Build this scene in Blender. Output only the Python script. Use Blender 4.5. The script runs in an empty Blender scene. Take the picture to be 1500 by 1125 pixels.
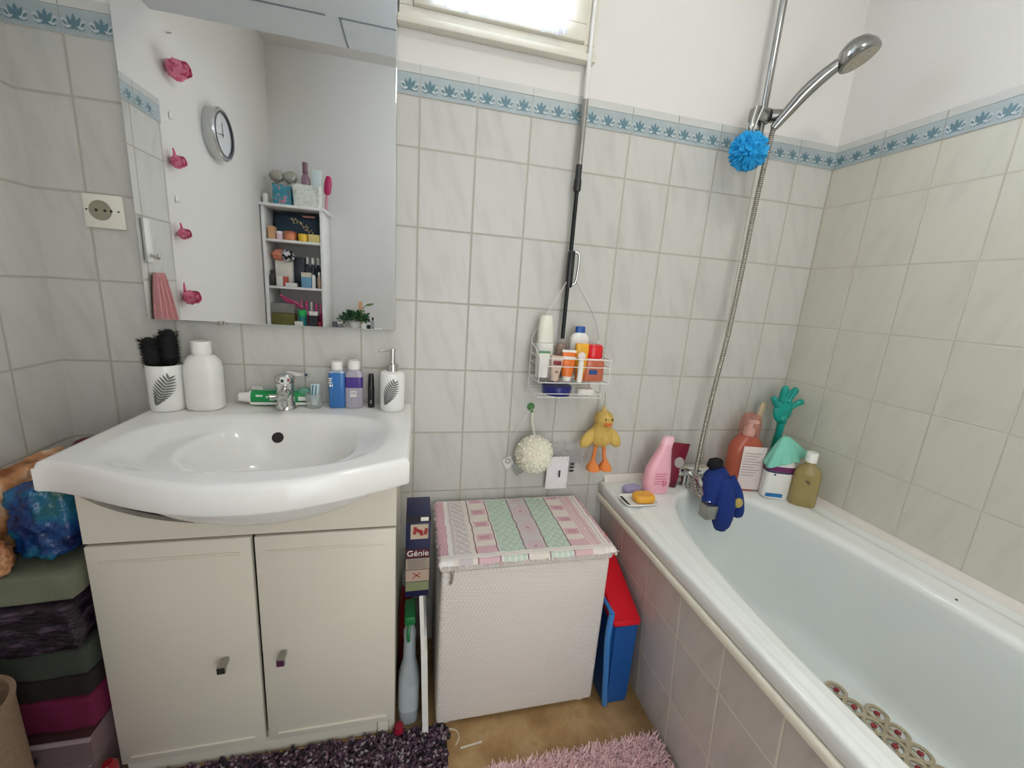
import bpy, bmesh, math, random
from mathutils import Vector, Matrix, noise
random.seed(7)
S = bpy.context.scene
COL = S.collection
PI = math.pi

# ------------------------------------------------------------------ materials
def lin(c):
    c = c / 255.0
    return c / 12.92 if c <= 0.04045 else ((c + 0.055) / 1.055) ** 2.4
def rgb(r, g, b): return (lin(r), lin(g), lin(b), 1.0)
MATS = {}
class NT:
    def __init__(s, name):
        s.m = bpy.data.materials.new(name); s.m.use_nodes = True
        s.t = s.m.node_tree; s.n = s.t.nodes; s.n.clear()
        s.out = s.n.new('ShaderNodeOutputMaterial')
    def add(s, typ, **k):
        n = s.n.new(typ)
        for a, v in k.items(): setattr(n, a, v)
        return n
    def link(s, a, b): s.t.links.new(a, b)
    def val(s, sock, v):
        if hasattr(v, 'is_linked') or isinstance(v, bpy.types.NodeSocket): s.link(v, sock)
        else: sock.default_value = v
    def math(s, op, a, b=None, c=None):
        n = s.add('ShaderNodeMath', operation=op)
        s.val(n.inputs[0], a)
        if b is not None: s.val(n.inputs[1], b)
        if c is not None: s.val(n.inputs[2], c)
        return n.outputs[0]
    def mix(s, f, a, b):
        n = s.add('ShaderNodeMix', data_type='RGBA')
        s.val(n.inputs[0], f); s.val(n.inputs[6], a); s.val(n.inputs[7], b)
        return n.outputs[2]
    def noise(s, scale, detail=3, vec=None, rough=.5):
        n = s.add('ShaderNodeTexNoise'); n.inputs['Scale'].default_value = scale
        n.inputs['Detail'].default_value = detail; n.inputs['Roughness'].default_value = rough
        if vec is not None: s.link(vec, n.inputs['Vector'])
        return n.outputs['Fac']
    def ramp(s, f, stops):
        n = s.add('ShaderNodeValToRGB'); e = n.color_ramp.elements
        while len(e) < len(stops): e.new(0.5)
        for i, (p, c) in enumerate(stops): e[i].position = p; e[i].color = c
        s.link(f, n.inputs[0]); return n.outputs[0]
    def bsdf(s, col, rough=.5, metal=0., **k):
        b = s.add('ShaderNodeBsdfPrincipled')
        s.val(b.inputs['Base Color'], col); s.val(b.inputs['Roughness'], rough); s.val(b.inputs['Metallic'], metal)
        for a, v in k.items(): s.val(b.inputs[a.replace('_', ' ')], v)
        s.link(b.outputs[0], s.out.inputs[0]); return b
    def bump(s, b, h, strength=.3, dist=.002):
        n = s.add('ShaderNodeBump'); n.inputs['Strength'].default_value = strength
        n.inputs['Distance'].default_value = dist
        s.link(h, n.inputs['Height']); s.link(n.outputs[0], b.inputs['Normal'])

def M(name, c, rough=.5, metal=0., var=.06, nscale=30., bump=0., bscale=200., **k):
    """plain material: colour with a little procedural variation and optional fine bump"""
    if name in MATS: return MATS[name]
    t = NT(name); co = t.add('ShaderNodeTexCoord').outputs['Object']
    base = rgb(*c)
    f = t.noise(nscale, 3, co)
    dark = tuple(v * (1 - var) for v in base[:3]) + (1,); lite = tuple(min(1, v * (1 + var)) for v in base[:3]) + (1,)
    col = t.mix(f, dark, lite)
    b = t.bsdf(col, rough, metal, **k)
    if bump: t.bump(b, t.noise(bscale, 4, co), bump)
    MATS[name] = t.m
    return t.m

def clear(name, c, rough=.05, alpha=.35):
    """see-through plastic or glass: transparent mixed with a glossy skin"""
    if name in MATS: return MATS[name]
    t = NT(name); co = t.add('ShaderNodeTexCoord').outputs['Object']
    b = t.add('ShaderNodeBsdfPrincipled'); b.inputs['Roughness'].default_value = rough
    t.link(t.mix(t.noise(25, 2, co), tuple(v * .93 for v in rgb(*c)[:3]) + (1,), rgb(*c)), b.inputs['Base Color'])
    tr = t.add('ShaderNodeBsdfTransparent'); tr.inputs[0].default_value = tuple(.45 + .55 * v for v in rgb(*c)[:3]) + (1,)
    mx = t.add('ShaderNodeMixShader'); mx.inputs[0].default_value = alpha
    t.link(tr.outputs[0], mx.inputs[1]); t.link(b.outputs[0], mx.inputs[2]); t.link(mx.outputs[0], t.out.inputs[0])
    MATS[name] = t.m
    return t.m

def tile_mat(name, axis, u0, z0, w=.151, h=.2, base=(203, 202, 196), grout=(180, 176, 164), gw=.0021, veins=.55):
    """glazed wall tiles with pale marble veining, grout lines and per-tile variation, in room coordinates"""
    t = NT(name); pos = t.add('ShaderNodeNewGeometry').outputs['Position']
    sp = t.add('ShaderNodeSeparateXYZ'); t.link(pos, sp.inputs[0])
    u = t.math('DIVIDE', t.math('SUBTRACT', sp.outputs[axis], u0), w)
    v = t.math('DIVIDE', t.math('SUBTRACT', sp.outputs[2], z0), h)
    fu, fv = t.math('FRACT', u), t.math('FRACT', v)
    du = t.math('MULTIPLY', t.math('MINIMUM', fu, t.math('SUBTRACT', 1., fu)), w)
    dv = t.math('MULTIPLY', t.math('MINIMUM', fv, t.math('SUBTRACT', 1., fv)), h)
    d = t.math('MINIMUM', du, dv)
    mr = t.add('ShaderNodeMapRange', interpolation_type='SMOOTHSTEP')
    t.link(d, mr.inputs[0]); mr.inputs[1].default_value = gw * .6; mr.inputs[2].default_value = gw * 1.9
    face = mr.outputs[0]
    cid = t.add('ShaderNodeCombineXYZ'); t.link(t.math('FLOOR', u), cid.inputs[0]); t.link(t.math('FLOOR', v), cid.inputs[1])
    wn = t.add('ShaderNodeTexWhiteNoise'); t.link(cid.outputs[0], wn.inputs['Vector'])
    # veins: stretched noise, shifted per tile so the streaks start anew on each one
    vc = t.add('ShaderNodeCombineXYZ')
    t.link(t.math('ADD', t.math('MULTIPLY', fu, 2.1), t.math('MULTIPLY', fv, .75)), vc.inputs[0])
    t.link(t.math('MULTIPLY', fv, .62), vc.inputs[1])
    t.link(t.math('MULTIPLY', wn.outputs['Value'], 37.), vc.inputs[2])
    n1 = t.noise(1.9, 3, vc.outputs[0], .5)
    vein = t.ramp(n1, [(.47, (0, 0, 0, 1)), (.76, (1, 1, 1, 1))])
    n2 = t.noise(5., 3, pos)
    c1 = rgb(*base); c2 = tuple(v * .72 for v in c1[:3]) + (1,)
    col = t.mix(t.math('MULTIPLY', vein, veins), c1, c2)
    col = t.mix(t.math('MULTIPLY', n2, .18), col, tuple(v * 1.08 for v in c1[:3]) + (1,))
    col = t.mix(t.math('MULTIPLY', wn.outputs['Value'], .10), col, c2)
    col = t.mix(face, rgb(*grout), col)
    rg = t.math('SUBTRACT', .78, t.math('MULTIPLY', face, .44))
    b = t.bsdf(col, rg)
    hgt = t.math('ADD', face, t.math('MULTIPLY', t.noise(9, 2, pos), .5))
    t.bump(b, hgt, .35, .0025)
    MATS[name] = t.m
    return t.m

def paint_mat(name, c, bump=.25):
    t = NT(name); pos = t.add('ShaderNodeNewGeometry').outputs['Position']
    col = t.mix(t.noise(3, 4, pos), tuple(v * .97 for v in rgb(*c)[:3]) + (1,), rgb(*c))
    b = t.bsdf(col, .7); t.bump(b, t.noise(110, 4, pos), bump, .002)
    MATS[name] = t.m
    return t.m

# ------------------------------------------------------------------ mesh builder
class MB:
    def __init__(s, mtx=None): s.bm = bmesh.new(); s.x = mtx or Matrix(); s.mi = 0
    def _v(s, p): return s.bm.verts.new(s.x @ Vector(p))
    def face(s, vs, smooth=True):
        try: f = s.bm.faces.new(vs)
        except ValueError: return None
        f.material_index = s.mi; f.smooth = smooth; return f
    def poly(s, pts): return s.face([s._v(p) for p in pts])
    def box(s, x0, x1, y0, y1, z0, z1, bev=0., seg=2):
        vs = [s._v((x, y, z)) for x in (x0, x1) for y in (y0, y1) for z in (z0, z1)]
        fs = [s.face([vs[i] for i in q]) for q in ((0, 1, 3, 2), (4, 6, 7, 5), (0, 4, 5, 1), (2, 3, 7, 6), (0, 2, 6, 4), (1, 5, 7, 3))]
        if bev:
            es = list({e for f in fs for e in f.edges})
            r = bmesh.ops.bevel(s.bm, geom=es, offset=bev, segments=seg, profile=.5, affect='EDGES')
            for f in r['faces']: f.smooth = True; f.material_index = s.mi
        return s
    def rings(s, rs, close=True, cap0=True, cap1=True):
        vr = [[s._v(p) for p in r] for r in rs]; n = len(vr[0])
        for a, b in zip(vr, vr[1:]):
            for i in range(n if close else n - 1):
                j = (i + 1) % n; s.face([a[i], a[j], b[j], b[i]])
        if cap0 and close: s.face(vr[0][::-1])
        if cap1 and close: s.face(vr[-1])
        return s
    def loft(s, secs, c=(0, 0), seg=32):
        """secs: (z, rx, ry[, exponent[, dx, dy]]) cross-sections from bottom to top"""
        rs = []
        for q in secs:
            z, rx, ry = q[:3]; e = q[3] if len(q) > 3 else 2.; dx = q[4] if len(q) > 4 else 0; dy = q[5] if len(q) > 5 else 0
            r = []
            for i in range(seg):
                a = 2 * PI * i / seg; ca, sa = math.cos(a), math.sin(a)
                r.append((c[0] + dx + rx * math.copysign(abs(ca) ** (2 / e), ca), c[1] + dy + ry * math.copysign(abs(sa) ** (2 / e), sa), z))
            rs.append(r)
        return s.rings(rs)
    def lathe(s, prof, c=(0, 0), seg=28, close=True):
        rs = [[(c[0] + max(r, 1e-5) * math.cos(2 * PI * i / seg), c[1] + max(r, 1e-5) * math.sin(2 * PI * i / seg), z) for i in range(seg)] for r, z in prof]
        return s.rings(rs, True, close, close)
    def tube(s, pts, r, seg=10, caps=True, smooth=0):
        pts = [Vector(p) for p in pts]
        if smooth: pts = spline(pts, smooth)
        n = len(pts); rad = r if callable(r) else (lambda k: r)
        tg = [(pts[min(i + 1, n - 1)] - pts[max(i - 1, 0)]).normalized() for i in range(n)]
        up = Vector((0, 0, 1)) if abs(tg[0].z) < .9 else Vector((1, 0, 0))
        rs = []
        for i in range(n):
            a = tg[i].cross(up)
            if a.length < 1e-6: a = tg[i].orthogonal()
            a.normalize(); b = a.cross(tg[i]).normalized(); up = b
            q = rad(i / max(1, n - 1))
            rs.append([pts[i] + a * (q * math.cos(2 * PI * k / seg)) + b * (q * math.sin(2 * PI * k / seg)) for k in range(seg)])
        return s.rings(rs, True, caps, caps)
    def ell(s, c, r, seg=20, rg=12, rot=None, f=None):
        c = Vector(c); rot = rot or Matrix.Identity(3); rr = r if hasattr(r, '__len__') else (r, r, r)
        rs = []
        for j in range(rg + 1):
            th = PI * j / rg; row = []
            for i in range(seg):
                ph = 2 * PI * i / seg
                d = Vector((math.sin(th) * math.cos(ph), math.sin(th) * math.sin(ph), -math.cos(th)))
                if j in (0, rg): d = Vector((0.001 * math.cos(ph), 0.001 * math.sin(ph), -math.cos(th)))
                k = f(d) if f else 1.
                row.append(c + rot @ Vector((d.x * rr[0] * k, d.y * rr[1] * k, d.z * rr[2] * k)))
            rs.append(row)
        return s.rings(rs)
    def ico(s, c, r, sub=4, f=None, rot=None):
        t = bmesh.new(); bmesh.ops.create_icosphere(t, subdivisions=sub, radius=1.)
        rr = r if hasattr(r, '__len__') else (r, r, r); rot = rot or Matrix.Identity(3); mp = {}
        for v in t.verts:
            d = v.co.normalized(); k = f(d) if f else 1.
            mp[v.index] = s._v(Vector(c) + rot @ Vector((d.x * rr[0] * k, d.y * rr[1] * k, d.z * rr[2] * k)))
        for q in t.faces: s.face([mp[v.index] for v in q.verts])
        t.free(); return s
    def prism(s, outline, y0, y1):
        """outline of (x, z) extruded along y"""
        return s.rings([[(x, y0, z) for x, z in outline], [(x, y1, z) for x, z in outline]])

def spline(p, k):
    out = []; n = len(p)
    for i in range(n - 1):
        a, b, c, d = p[max(i - 1, 0)], p[i], p[i + 1], p[min(i + 2, n - 1)]
        for j in range(k):
            t = j / k
            out.append(.5 * ((2 * b) + (c - a) * t + (2 * a - 5 * b + 4 * c - d) * t * t + (3 * b - a - 3 * c + d) * t ** 3))
    out.append(p[-1]); return out
def rotz(a): return Matrix.Rotation(a, 4, 'Z')
def rot3(ax, a): return Matrix.Rotation(a, 3, ax)

def ob(name, mb, mats, parent=None, loc=None, ang=38, rz=None):
    me = bpy.data.meshes.new(name)
    bmesh.ops.recalc_face_normals(mb.bm, faces=mb.bm.faces[:])
    mb.bm.to_mesh(me); mb.bm.free()
    for m in (mats if isinstance(mats, (list, tuple)) else [mats]): me.materials.append(m)
    if ang: me.set_sharp_from_angle(angle=math.radians(ang))
    o = bpy.data.objects.new(name, me); COL.objects.link(o)
    if loc: o.location = loc
    if rz is not None: o.rotation_euler = (0, 0, rz)
    if parent: o.parent = parent
    return o
def tag(o, label, cat, group=None):
    o['label'] = label; o['category'] = cat
    if group: o['group'] = group
    return o
def thing(name, label, cat, loc=(0, 0, 0), rot=(0, 0, 0), group=None):
    o = bpy.data.objects.new(name, None); COL.objects.link(o); o.empty_display_size = .03
    o.location = loc; o.rotation_euler = rot
    return tag(o, label, cat, group)
def struct(o): o['kind'] = 'structure'; return o
def text(name, body, size, mat, parent, loc, rot, ext=.0003, align='CENTER'):
    c = bpy.data.curves.new(name, 'FONT'); c.body = body; c.size = size; c.extrude = ext; c.align_x = align; c.align_y = 'CENTER'
    o = bpy.data.objects.new('tmp', c); COL.objects.link(o)
    dg = bpy.context.evaluated_depsgraph_get(); me = bpy.data.meshes.new_from_object(o.evaluated_get(dg))
    bpy.data.objects.remove(o); me.materials.clear(); me.materials.append(mat); me.name = name
    q = bpy.data.objects.new(name, me); COL.objects.link(q); q.parent = parent; q.location = loc; q.rotation_euler = rot
    return q
FRONT = (PI / 2, 0, 0)          # lettering that faces the room (-y)

# common materials
WHITE_PL = M('white_plastic', (236, 235, 230), .35)
CERAMIC = M('white_ceramic', (240, 240, 237), .12, var=.02)
ENAMEL = M('bath_enamel', (237, 240, 236), .16, var=.03, nscale=6)
CHROME = M('chrome', (214, 214, 212), .12, 1., var=.04)
STEEL = M('brushed_steel', (168, 166, 160), .3, 1.)
LACQ = M('white_lacquer', (226, 220, 205), .38, var=.03, nscale=4)
WHITE_WIRE = M('white_coated_wire', (232, 232, 228), .35)
DARKGAP = M('dark_rubber', (28, 27, 26), .6)
PAPER = M('white_paper', (228, 226, 220), .7)
BLACK_PL = M('black_plastic', (24, 24, 27), .35)

# ------------------------------------------------------------------ room shell
XL, YR, ZC = -2.216, -1.73, 2.485
T_BACK = tile_mat('glazed_tiles_back', 0, 0., 1.565)
T_SIDE = tile_mat('glazed_tiles_side', 1, 0., 1.565, base=(209, 207, 193), grout=(197, 193, 178), gw=.0016, veins=.34)
T_PANEL = tile_mat('glazed_tiles_bath', 1, -.02, .375, base=(204, 197, 190), grout=(226, 218, 202), gw=.0019)
BAND = M('border_band', (172, 184, 187), .3, var=.10, nscale=40)
MOTIF = M('border_leaf_print', (98, 132, 144), .3, var=.12, nscale=200)
PALE = M('border_leaf_pale', (200, 209, 210), .3)
TRIMT = M('trim_tile', (206, 208, 204), .25)
PAINT = paint_mat('white_wall_paint', (228, 226, 222))
GROUT = M('white_grout', (206, 202, 190), .8)

def palmette(mb, P0, s=1.):
    """one leaf motif; P maps (u along the wall, z up) to a point on the wall"""
    lay = [0]
    def petal(a, L, wd, u0=0., z0=0.):
        lay[0] += 1; P = lambda u, z: P0(u, z, lay[0] * .00012)
        d = (math.sin(a), math.cos(a)); n = (d[1], -d[0]); pts = []
        for t, q in ((0, .12), (.25, .7), (.55, 1), (.8, .7), (1, .05), (.8, -.7), (.55, -1), (.25, -.7)):
            pts.append(P(u0 + d[0] * t * L + n[0] * q * wd / 2, z0 + d[1] * t * L + n[1] * q * wd / 2))
        mb.poly(pts)
    for a, L, wd in ((0, .029, .0088), (.5, .0265, .008), (-.5, .0265, .008), (1.02, .024, .0078), (-1.02, .024, .0078), (1.55, .020, .006), (-1.55, .020, .006)):
        petal(a, L, wd, 0, -.011)
    mb.mi = 3
    for sg in (1, -1):
        petal(sg * 1.9, .0135, .0055, sg * .004, -.006); petal(sg * .85, .0115, .0034, sg * .011, -.013)
    mb.mi = 2

def border(mb, axis, a0, a1, face, out):
    """band, leaf motifs and rounded trim along a wall; out = direction (+1/-1) from the wall into the room"""
    def bx(u0, u1, d, z0, z1):
        f0, f1 = sorted((face, face + out * d))
        if axis == 0: mb.box(u0, u1, f0, f1, z0, z1)
        else: mb.box(f0, f1, u0, u1, z0, z1)
    def pt(u, z, d): return (u, face + out * d, z) if axis == 0 else (face + out * d, u, z)
    k0 = math.floor(a0 / .151); k1 = math.ceil(a1 / .151)
    for k in range(k0, k1):
        u0, u1 = max(a0, k * .151), min(a1, (k + 1) * .151)
        if u1 - u0 < .004: continue
        mb.mi = 1; bx(u0 + .001, u1 - .001, .003, 1.6865, 1.7366)
        mb.mi = 4; bx(u0 + .001, u1 - .001, .0040, 1.7370, 1.7575)
        mb.mi = 2
        for j in range(3):
            uc = k * .151 + .151 * (j + .5) / 3
            if a0 + .022 < uc < a1 - .022:
                palmette(mb, lambda u, z, k, uc=uc: pt(uc + u, 1.7085 + z, .0034 + k))
                mb.mi = 3
                for sg in (-1, 1):     # pale scroll curling round each leaf to the next
                    arc = [(sg * (.004 + .0205 * q / 8), -.012 + .012 * math.sin(PI * q / 8 * 1.1 - .9) + .004) for q in range(9)]
                    for q, ((ua, za), (ub, zb)) in enumerate(zip(arc, arc[1:])):
                        w_ = .0022 * math.sin(PI * (q + .7) / 9)
                        mb.poly([pt(uc + ua, 1.709 + za - w_, .0048), pt(uc + ub, 1.709 + zb - w_, .0048), pt(uc + ub, 1.709 + zb + w_, .0048), pt(uc + ua, 1.709 + za + w_, .0048)])
                mb.mi = 2
    mb.mi = 5; bx(a0, a1, .0012, 1.685, 1.7572)

# back wall with the window opening (x -1.41..-0.90, z 1.835..2.33)
WX0, WX1, WZ0, WZ1 = -1.412, -.898, 1.838, 2.30
mb = MB()
mb.box(XL - .1, .1, 0, .12, -.02, 1.685)
mb.mi = 6
mb.box(XL - .1, WX0, .0, .12, 1.685, ZC); mb.box(WX1, .1, .0, .12, 1.685, ZC)
mb.box(WX0, WX1, .0, .12, 1.685, WZ0); mb.box(WX0, WX1, .0, .12, WZ1, ZC)
border(mb, 0, XL, 0., 0., -1)
struct(ob('wall_back', mb, [T_BACK, BAND, MOTIF, PALE, TRIMT, GROUT, PAINT], ang=20))
# right wall
mb = MB(); mb.box(0, .1, YR - .1, 0, -.02, 1.685); mb.mi = 6; mb.box(0, .1, YR - .1, 0, 1.685, ZC)
border(mb, 1, YR, 0., 0., -1)
struct(ob('wall_right', mb, [T_SIDE, BAND, MOTIF, PALE, TRIMT, GROUT, PAINT], ang=20))
# left wall: tiled beside the basin, then painted
mb = MB(); mb.box(XL - .1, XL, -.592, 0, -.02, 1.685); mb.mi = 6
mb.box(XL - .1, XL, -.592, 0, 1.685, ZC); mb.box(XL - .1, XL - .006, YR - .1, -.592, -.02, ZC)
border(mb, 1, -.592, 0., XL, 1)
struct(ob('wall_left', mb, [tile_mat('glazed_tiles_left', 1, 0.02, 1.565), BAND, MOTIF, PALE, TRIMT, GROUT, PAINT], ang=20))
mb = MB(); DX0, DX1, DZ = -1.36, -.50, 2.04  # rear wall opening added to let in front fill light
mb.box(XL - .1, DX0, YR - .1, YR, -.02, ZC); mb.box(DX1, .1, YR - .1, YR, -.02, ZC); mb.box(DX0, DX1, YR - .1, YR, DZ, ZC)
struct(ob('wall_rear', mb, PAINT, ang=20))
mb = MB(); mb.box(DX0 - .05, DX0 + .012, YR - .11, YR + .012, 0, DZ + .05, .003); mb.box(DX1 - .012, DX1 + .05, YR - .11, YR + .012, 0, DZ + .05, .003); mb.box(DX0 + .012, DX1 - .012, YR - .11, YR + .012, DZ - .012, DZ + .05, .003)
struct(ob('added_doorway', mb, M('added_doorway_paint', (232, 230, 224), .45)))  # frame of the added doorway, unseen behind the camera
# floor: mottled ochre vinyl
t = NT('ochre_vinyl'); pos = t.add('ShaderNodeNewGeometry').outputs['Position']
n1 = t.noise(7, 6, pos, .62); n2 = t.noise(45, 4, pos, .6)
col = t.ramp(n1, [(.30, rgb(122, 92, 54)), (.46, rgb(164, 130, 84)), (.58, rgb(186, 156, 112)), (.72, rgb(138, 106, 64))])
col = t.mix(t.math('MULTIPLY', n2, .5), col, rgb(150, 120, 78)); b = t.bsdf(col, .5); t.bump(b, n2, .1)
struct(ob('floor', MB().box(XL - .1, .1, YR - .1, .1, -.06, 0), t.m))
struct(ob('ceiling', MB().box(XL - .1, .1, YR - .1, .12, ZC, ZC + .06), PAINT))
# boxed-in soffit above the basin, panelled underneath
t = NT('soffit_panels'); pos = t.add('ShaderNodeNewGeometry').outputs['Position']
vo = t.add('ShaderNodeTexVoronoi'); vo.inputs['Scale'].default_value = 6.; t.link(pos, vo.inputs['Vector'])
ov = t.ramp(vo.outputs['Distance'], [(.12, (1, 1, 1, 1)), (.22, (0, 0, 0, 1))])
col = t.mix(t.math('MULTIPLY', ov, .16), t.mix(t.noise(5, 3, pos), rgb(206, 212, 214), rgb(220, 224, 225)), rgb(176, 186, 196))
t.bsdf(col, .6)
mb = MB(); mb.box(XL, -1.425, -.6, -.001, 2.021, ZC - .001); mb.mi = 1
mb.box(-1.875, -1.655, -.431, -.424, 2.0195, 2.0215); mb.box(-1.612, -1.43, -.431, -.424, 2.0195, 2.0215); mb.box(-1.615, -1.609, -.598, -.424, 2.0195, 2.0215)
struct(ob('ceiling_soffit', mb, [t.m, M('panel_seam', (128, 138, 144), .7)], ang=20))
# tiled bath panel and its cap strip
mb = MB()
def slab(x_top, x_bot, z0, z1, y0, y1, th):
    for a in (0,):
        mb.rings([[(x_bot, y0, z0), (x_bot, y1, z0), (x_bot + th, y1, z0), (x_bot + th, y0, z0)], [(x_top, y0, z1), (x_top, y1, z1), (x_top + th, y1, z1), (x_top + th, y0, z1)]])
slab(-.700, -.662, 0.001, .517, -1.70, -.002, .02)
struct(ob('wall_bath_panel', mb, T_PANEL, ang=20))
mb = MB(); mb.rings([[(-.719 + .012 * (1 - math.cos(a)), y, .5175 + .0225 * k) for k, a in ((0, .5), (.3, 0), (.7, .2), (.9, .8), (1, 1.5))] + [(-.68, y, .540), (-.68, y, .5175)] for y in (-1.7, -.002)])
struct(ob('trim_1', mb, M('cream_caulk', (242, 236, 218), .5), ang=60))

# ------------------------------------------------------------------ window
FRAME = M('cream_window_paint', (226, 222, 208), .45)
mb = MB()
for x0, x1, z0, z1 in ((WX0, WX1, WZ0, WZ0 + .034), (WX0, WX1, WZ1 - .034, WZ1), (WX0, WX0 + .034, WZ0 + .034, WZ1 - .034), (WX1 - .034, WX1, WZ0 + .034, WZ1 - .034)):
    mb.box(x0, x1, -.022, .05, z0, z1, .003)
mb.box(WX0 - .004, WX1 + .002, -.03, -.001, WZ0 - .006, WZ0 + .012, .003)
win = struct(ob('window_1', mb, FRAME))
mb = MB()
a0, a1, c0, c1 = WX0 + .0345, WX1 - .0345, WZ0 + .0345, WZ1 - .0345
for x0, x1, z0, z1 in ((a0, a1, c0, c0 + .04), (a0, a1, c1 - .04, c1), (a0, a0 + .04, c0 + .04, c1 - .04), (a1 - .060, a1, c0 + .04, c1 - .04)):
    mb.box(x0, x1, -.034, .03, z0, z1, .004)
ob('window_sash', mb, FRAME, win)
ob('window_pane', MB().box(a0 + .04, a1 - .04, .0, .004, c0 + .04, c1 - .04), clear('window_glass', (235, 242, 250), .02, .08), win)
# curtain: gathered sheer fabric, shirred in front of the sash
t = NT('sheer_curtain'); co = t.add('ShaderNodeTexCoord').outputs['Object']
wv = t.noise(160, 2, co); ccol = t.mix(wv, rgb(226, 230, 240), rgb(250, 251, 255))
df = t.add('ShaderNodeBsdfDiffuse'); tl = t.add('ShaderNodeBsdfTranslucent'); tp = t.add('ShaderNodeBsdfTransparent')
t.link(ccol, df.inputs[0]); t.link(ccol, tl.inputs[0])
m1 = t.add('ShaderNodeMixShader'); m1.inputs[0].default_value = .42; t.link(df.outputs[0], m1.inputs[1]); t.link(tl.outputs[0], m1.inputs[2])
m2 = t.add('ShaderNodeMixShader'); m2.inputs[0].default_value = .14; t.link(m1.outputs[0], m2.inputs[1]); t.link(tp.outputs[0], m2.inputs[2])
t.link(m2.outputs[0], t.out.inputs[0])
mb = MB(); rows = []
for j in range(30):
    v = j / 29; row = []
    for i in range(160):
        u = i / 159; x = a0 - .012 + u * (a1 - a0 - .048)
        z = WZ0 + .050 - .018 * math.sin(PI * min(1, u * 1.35)) + (.012 if u > .76 else 0) * 0 - (.02 if u > .78 else 0) + v * (WZ1 - WZ0 - .07)
        y = -.047 - .006 * math.sin(u * 70 + 2 * math.sin(v * 2 + u * 9)) - .003 * math.sin(u * 170)
        row.append((x, y, z))
    rows.append(row)
mb.rings(rows, close=False)
tag(ob('window_curtain', mb, t.m, ang=0), 'white sheer curtain gathered across the high window', 'curtain')

# ------------------------------------------------------------------ mirror, socket
mt = thing('wall_mirror', 'large frameless rectangular mirror on the tiled wall above the basin', 'mirror', (-1.7135, 0, 1.077))
t = NT('mirror_silver'); co = t.add('ShaderNodeTexCoord').outputs['Object']
t.bsdf(t.mix(t.noise(2, 1, co), (.90, .915, .915, 1), (.92, .93, .93, 1)), .004, 1.)
ob('mirror_glass', MB().box(-.2975, .2975, -.020, -.014, .002, .9, .0015), t.m, mt, ang=20)
ob('backing', MB().box(-.298, .298, -.0138, -.0015, .004, .898, .001), M('mirror_edge', (150, 156, 152), .4), mt)
for x in (-.135,): ob('clip', MB().box(x - .008, x + .008, -.0225, -.001, -.004, .006, .001), CHROME, mt)

so = thing('power_outlet', 'white wall socket in the tiles left of the mirror', 'socket', (-2.079, 0, 1.326))
ob('cover_plate', MB().box(-.04, .04, -.009, -.001, -.038, .038, .003), M('ivory_plastic', (232, 230, 218), .35), so)
mb = MB(Matrix.Translation((-.006, 0, .002)) @ Matrix.Rotation(PI / 2, 4, 'X'))
mb.lathe([(.0225, .0085), (.0225, .0098), (.020, .0102), (.0195, .0098), (.019, .0092), (.0, .0092)])
ob('socket_well', mb, M('socket_shadow_grey', (150, 144, 124), .5), so)
for x, z, r in ((-.014, .002, .0032), (.003, .002, .0032), (.0155, .002, .0030)): ob('pin_hole', MB().ell((x, -.0096, z), (r, .0012, r), 10, 6), DARKGAP, so)
for x in (-.033, .030): ob('screw', MB().ell((x, -.0094, .002), (.0022, .001, .0022), 8, 6), DARKGAP, so)

# ------------------------------------------------------------------ vanity cabinet
vc = thing('vanity_cabinet', 'white two-door vanity cabinet under the washbasin', 'cabinet', (-1.705, -.16, 0))
CX0, CX1, CF = -.31, .31, -.15     # local: front face y
mb = MB()
mb.box(CX0, CX0 + .016, CF + .016, .155, .0, .80); mb.box(CX1 - .016, CX1, CF + .016, .155, .0, .80)
mb.box(CX0 + .016, CX1 - .016, .145, .155, .05, .80); mb.box(CX0 + .016, CX1 - .016, CF + .016, .145, .05, .066)
ob('carcass', mb, LACQ, vc)
top_ = []
for i in range(41):
    x = CX1 - (CX1 - CX0) * i / 40; s_ = (x + .033) / .300; top_.append((x, .8015 - (.130 * max(0., 1 - s_ * s_) ** .55 if abs(s_) < 1 else 0)))
ob('fascia_panel', MB().prism([(CX0, .641), (CX1, .641)] + top_, CF, CF + .015), LACQ, vc, ang=30)
ob('kickplate', MB().box(CX0 + .017, CX1 - .046, CF + .012, CF + .028, .002, .052), LACQ, vc)
ob('leg', MB().box(CX1 - .044, CX1 - .017, CF + .006, CF + .05, .001, .0525, .001), LACQ, vc)
for nm, x0, x1, kx, lab in (('door', CX0, -.0035, -.072, 'dark square knob'), ('door', .0035, CX1, .051, 'plum-tinted square knob')):
    mb = MB(); mb.box(x0, x1, CF - .002, CF + .014, .054, .635, .003)
    d = ob('door', mb, LACQ, vc)
    for z in (.597, .074): ob('moulding', MB().box(x0 + .022, x1 - .022, CF - .0045, CF - .0015, z - .0035, z + .0035, .0015), LACQ, d)
    k = MB(); k.box(kx - .006, kx + .006, CF - .026, CF - .002, .314, .326, .001)
    k.box(kx - .009, kx + .009, CF - .034, CF - .026, .309, .327, .0015)
    kn = ob('knob', k, STEEL, d)
    kc = ob('knob_face', MB().box(kx - .0075, kx + .0075, CF - .0352, CF - .0338, .3105, .3255), M('knob_dark', (52, 52, 48), .25) if kx < 0 else M('knob_plum', (86, 42, 78), .25), d)
    kc['label'] = lab

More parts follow.
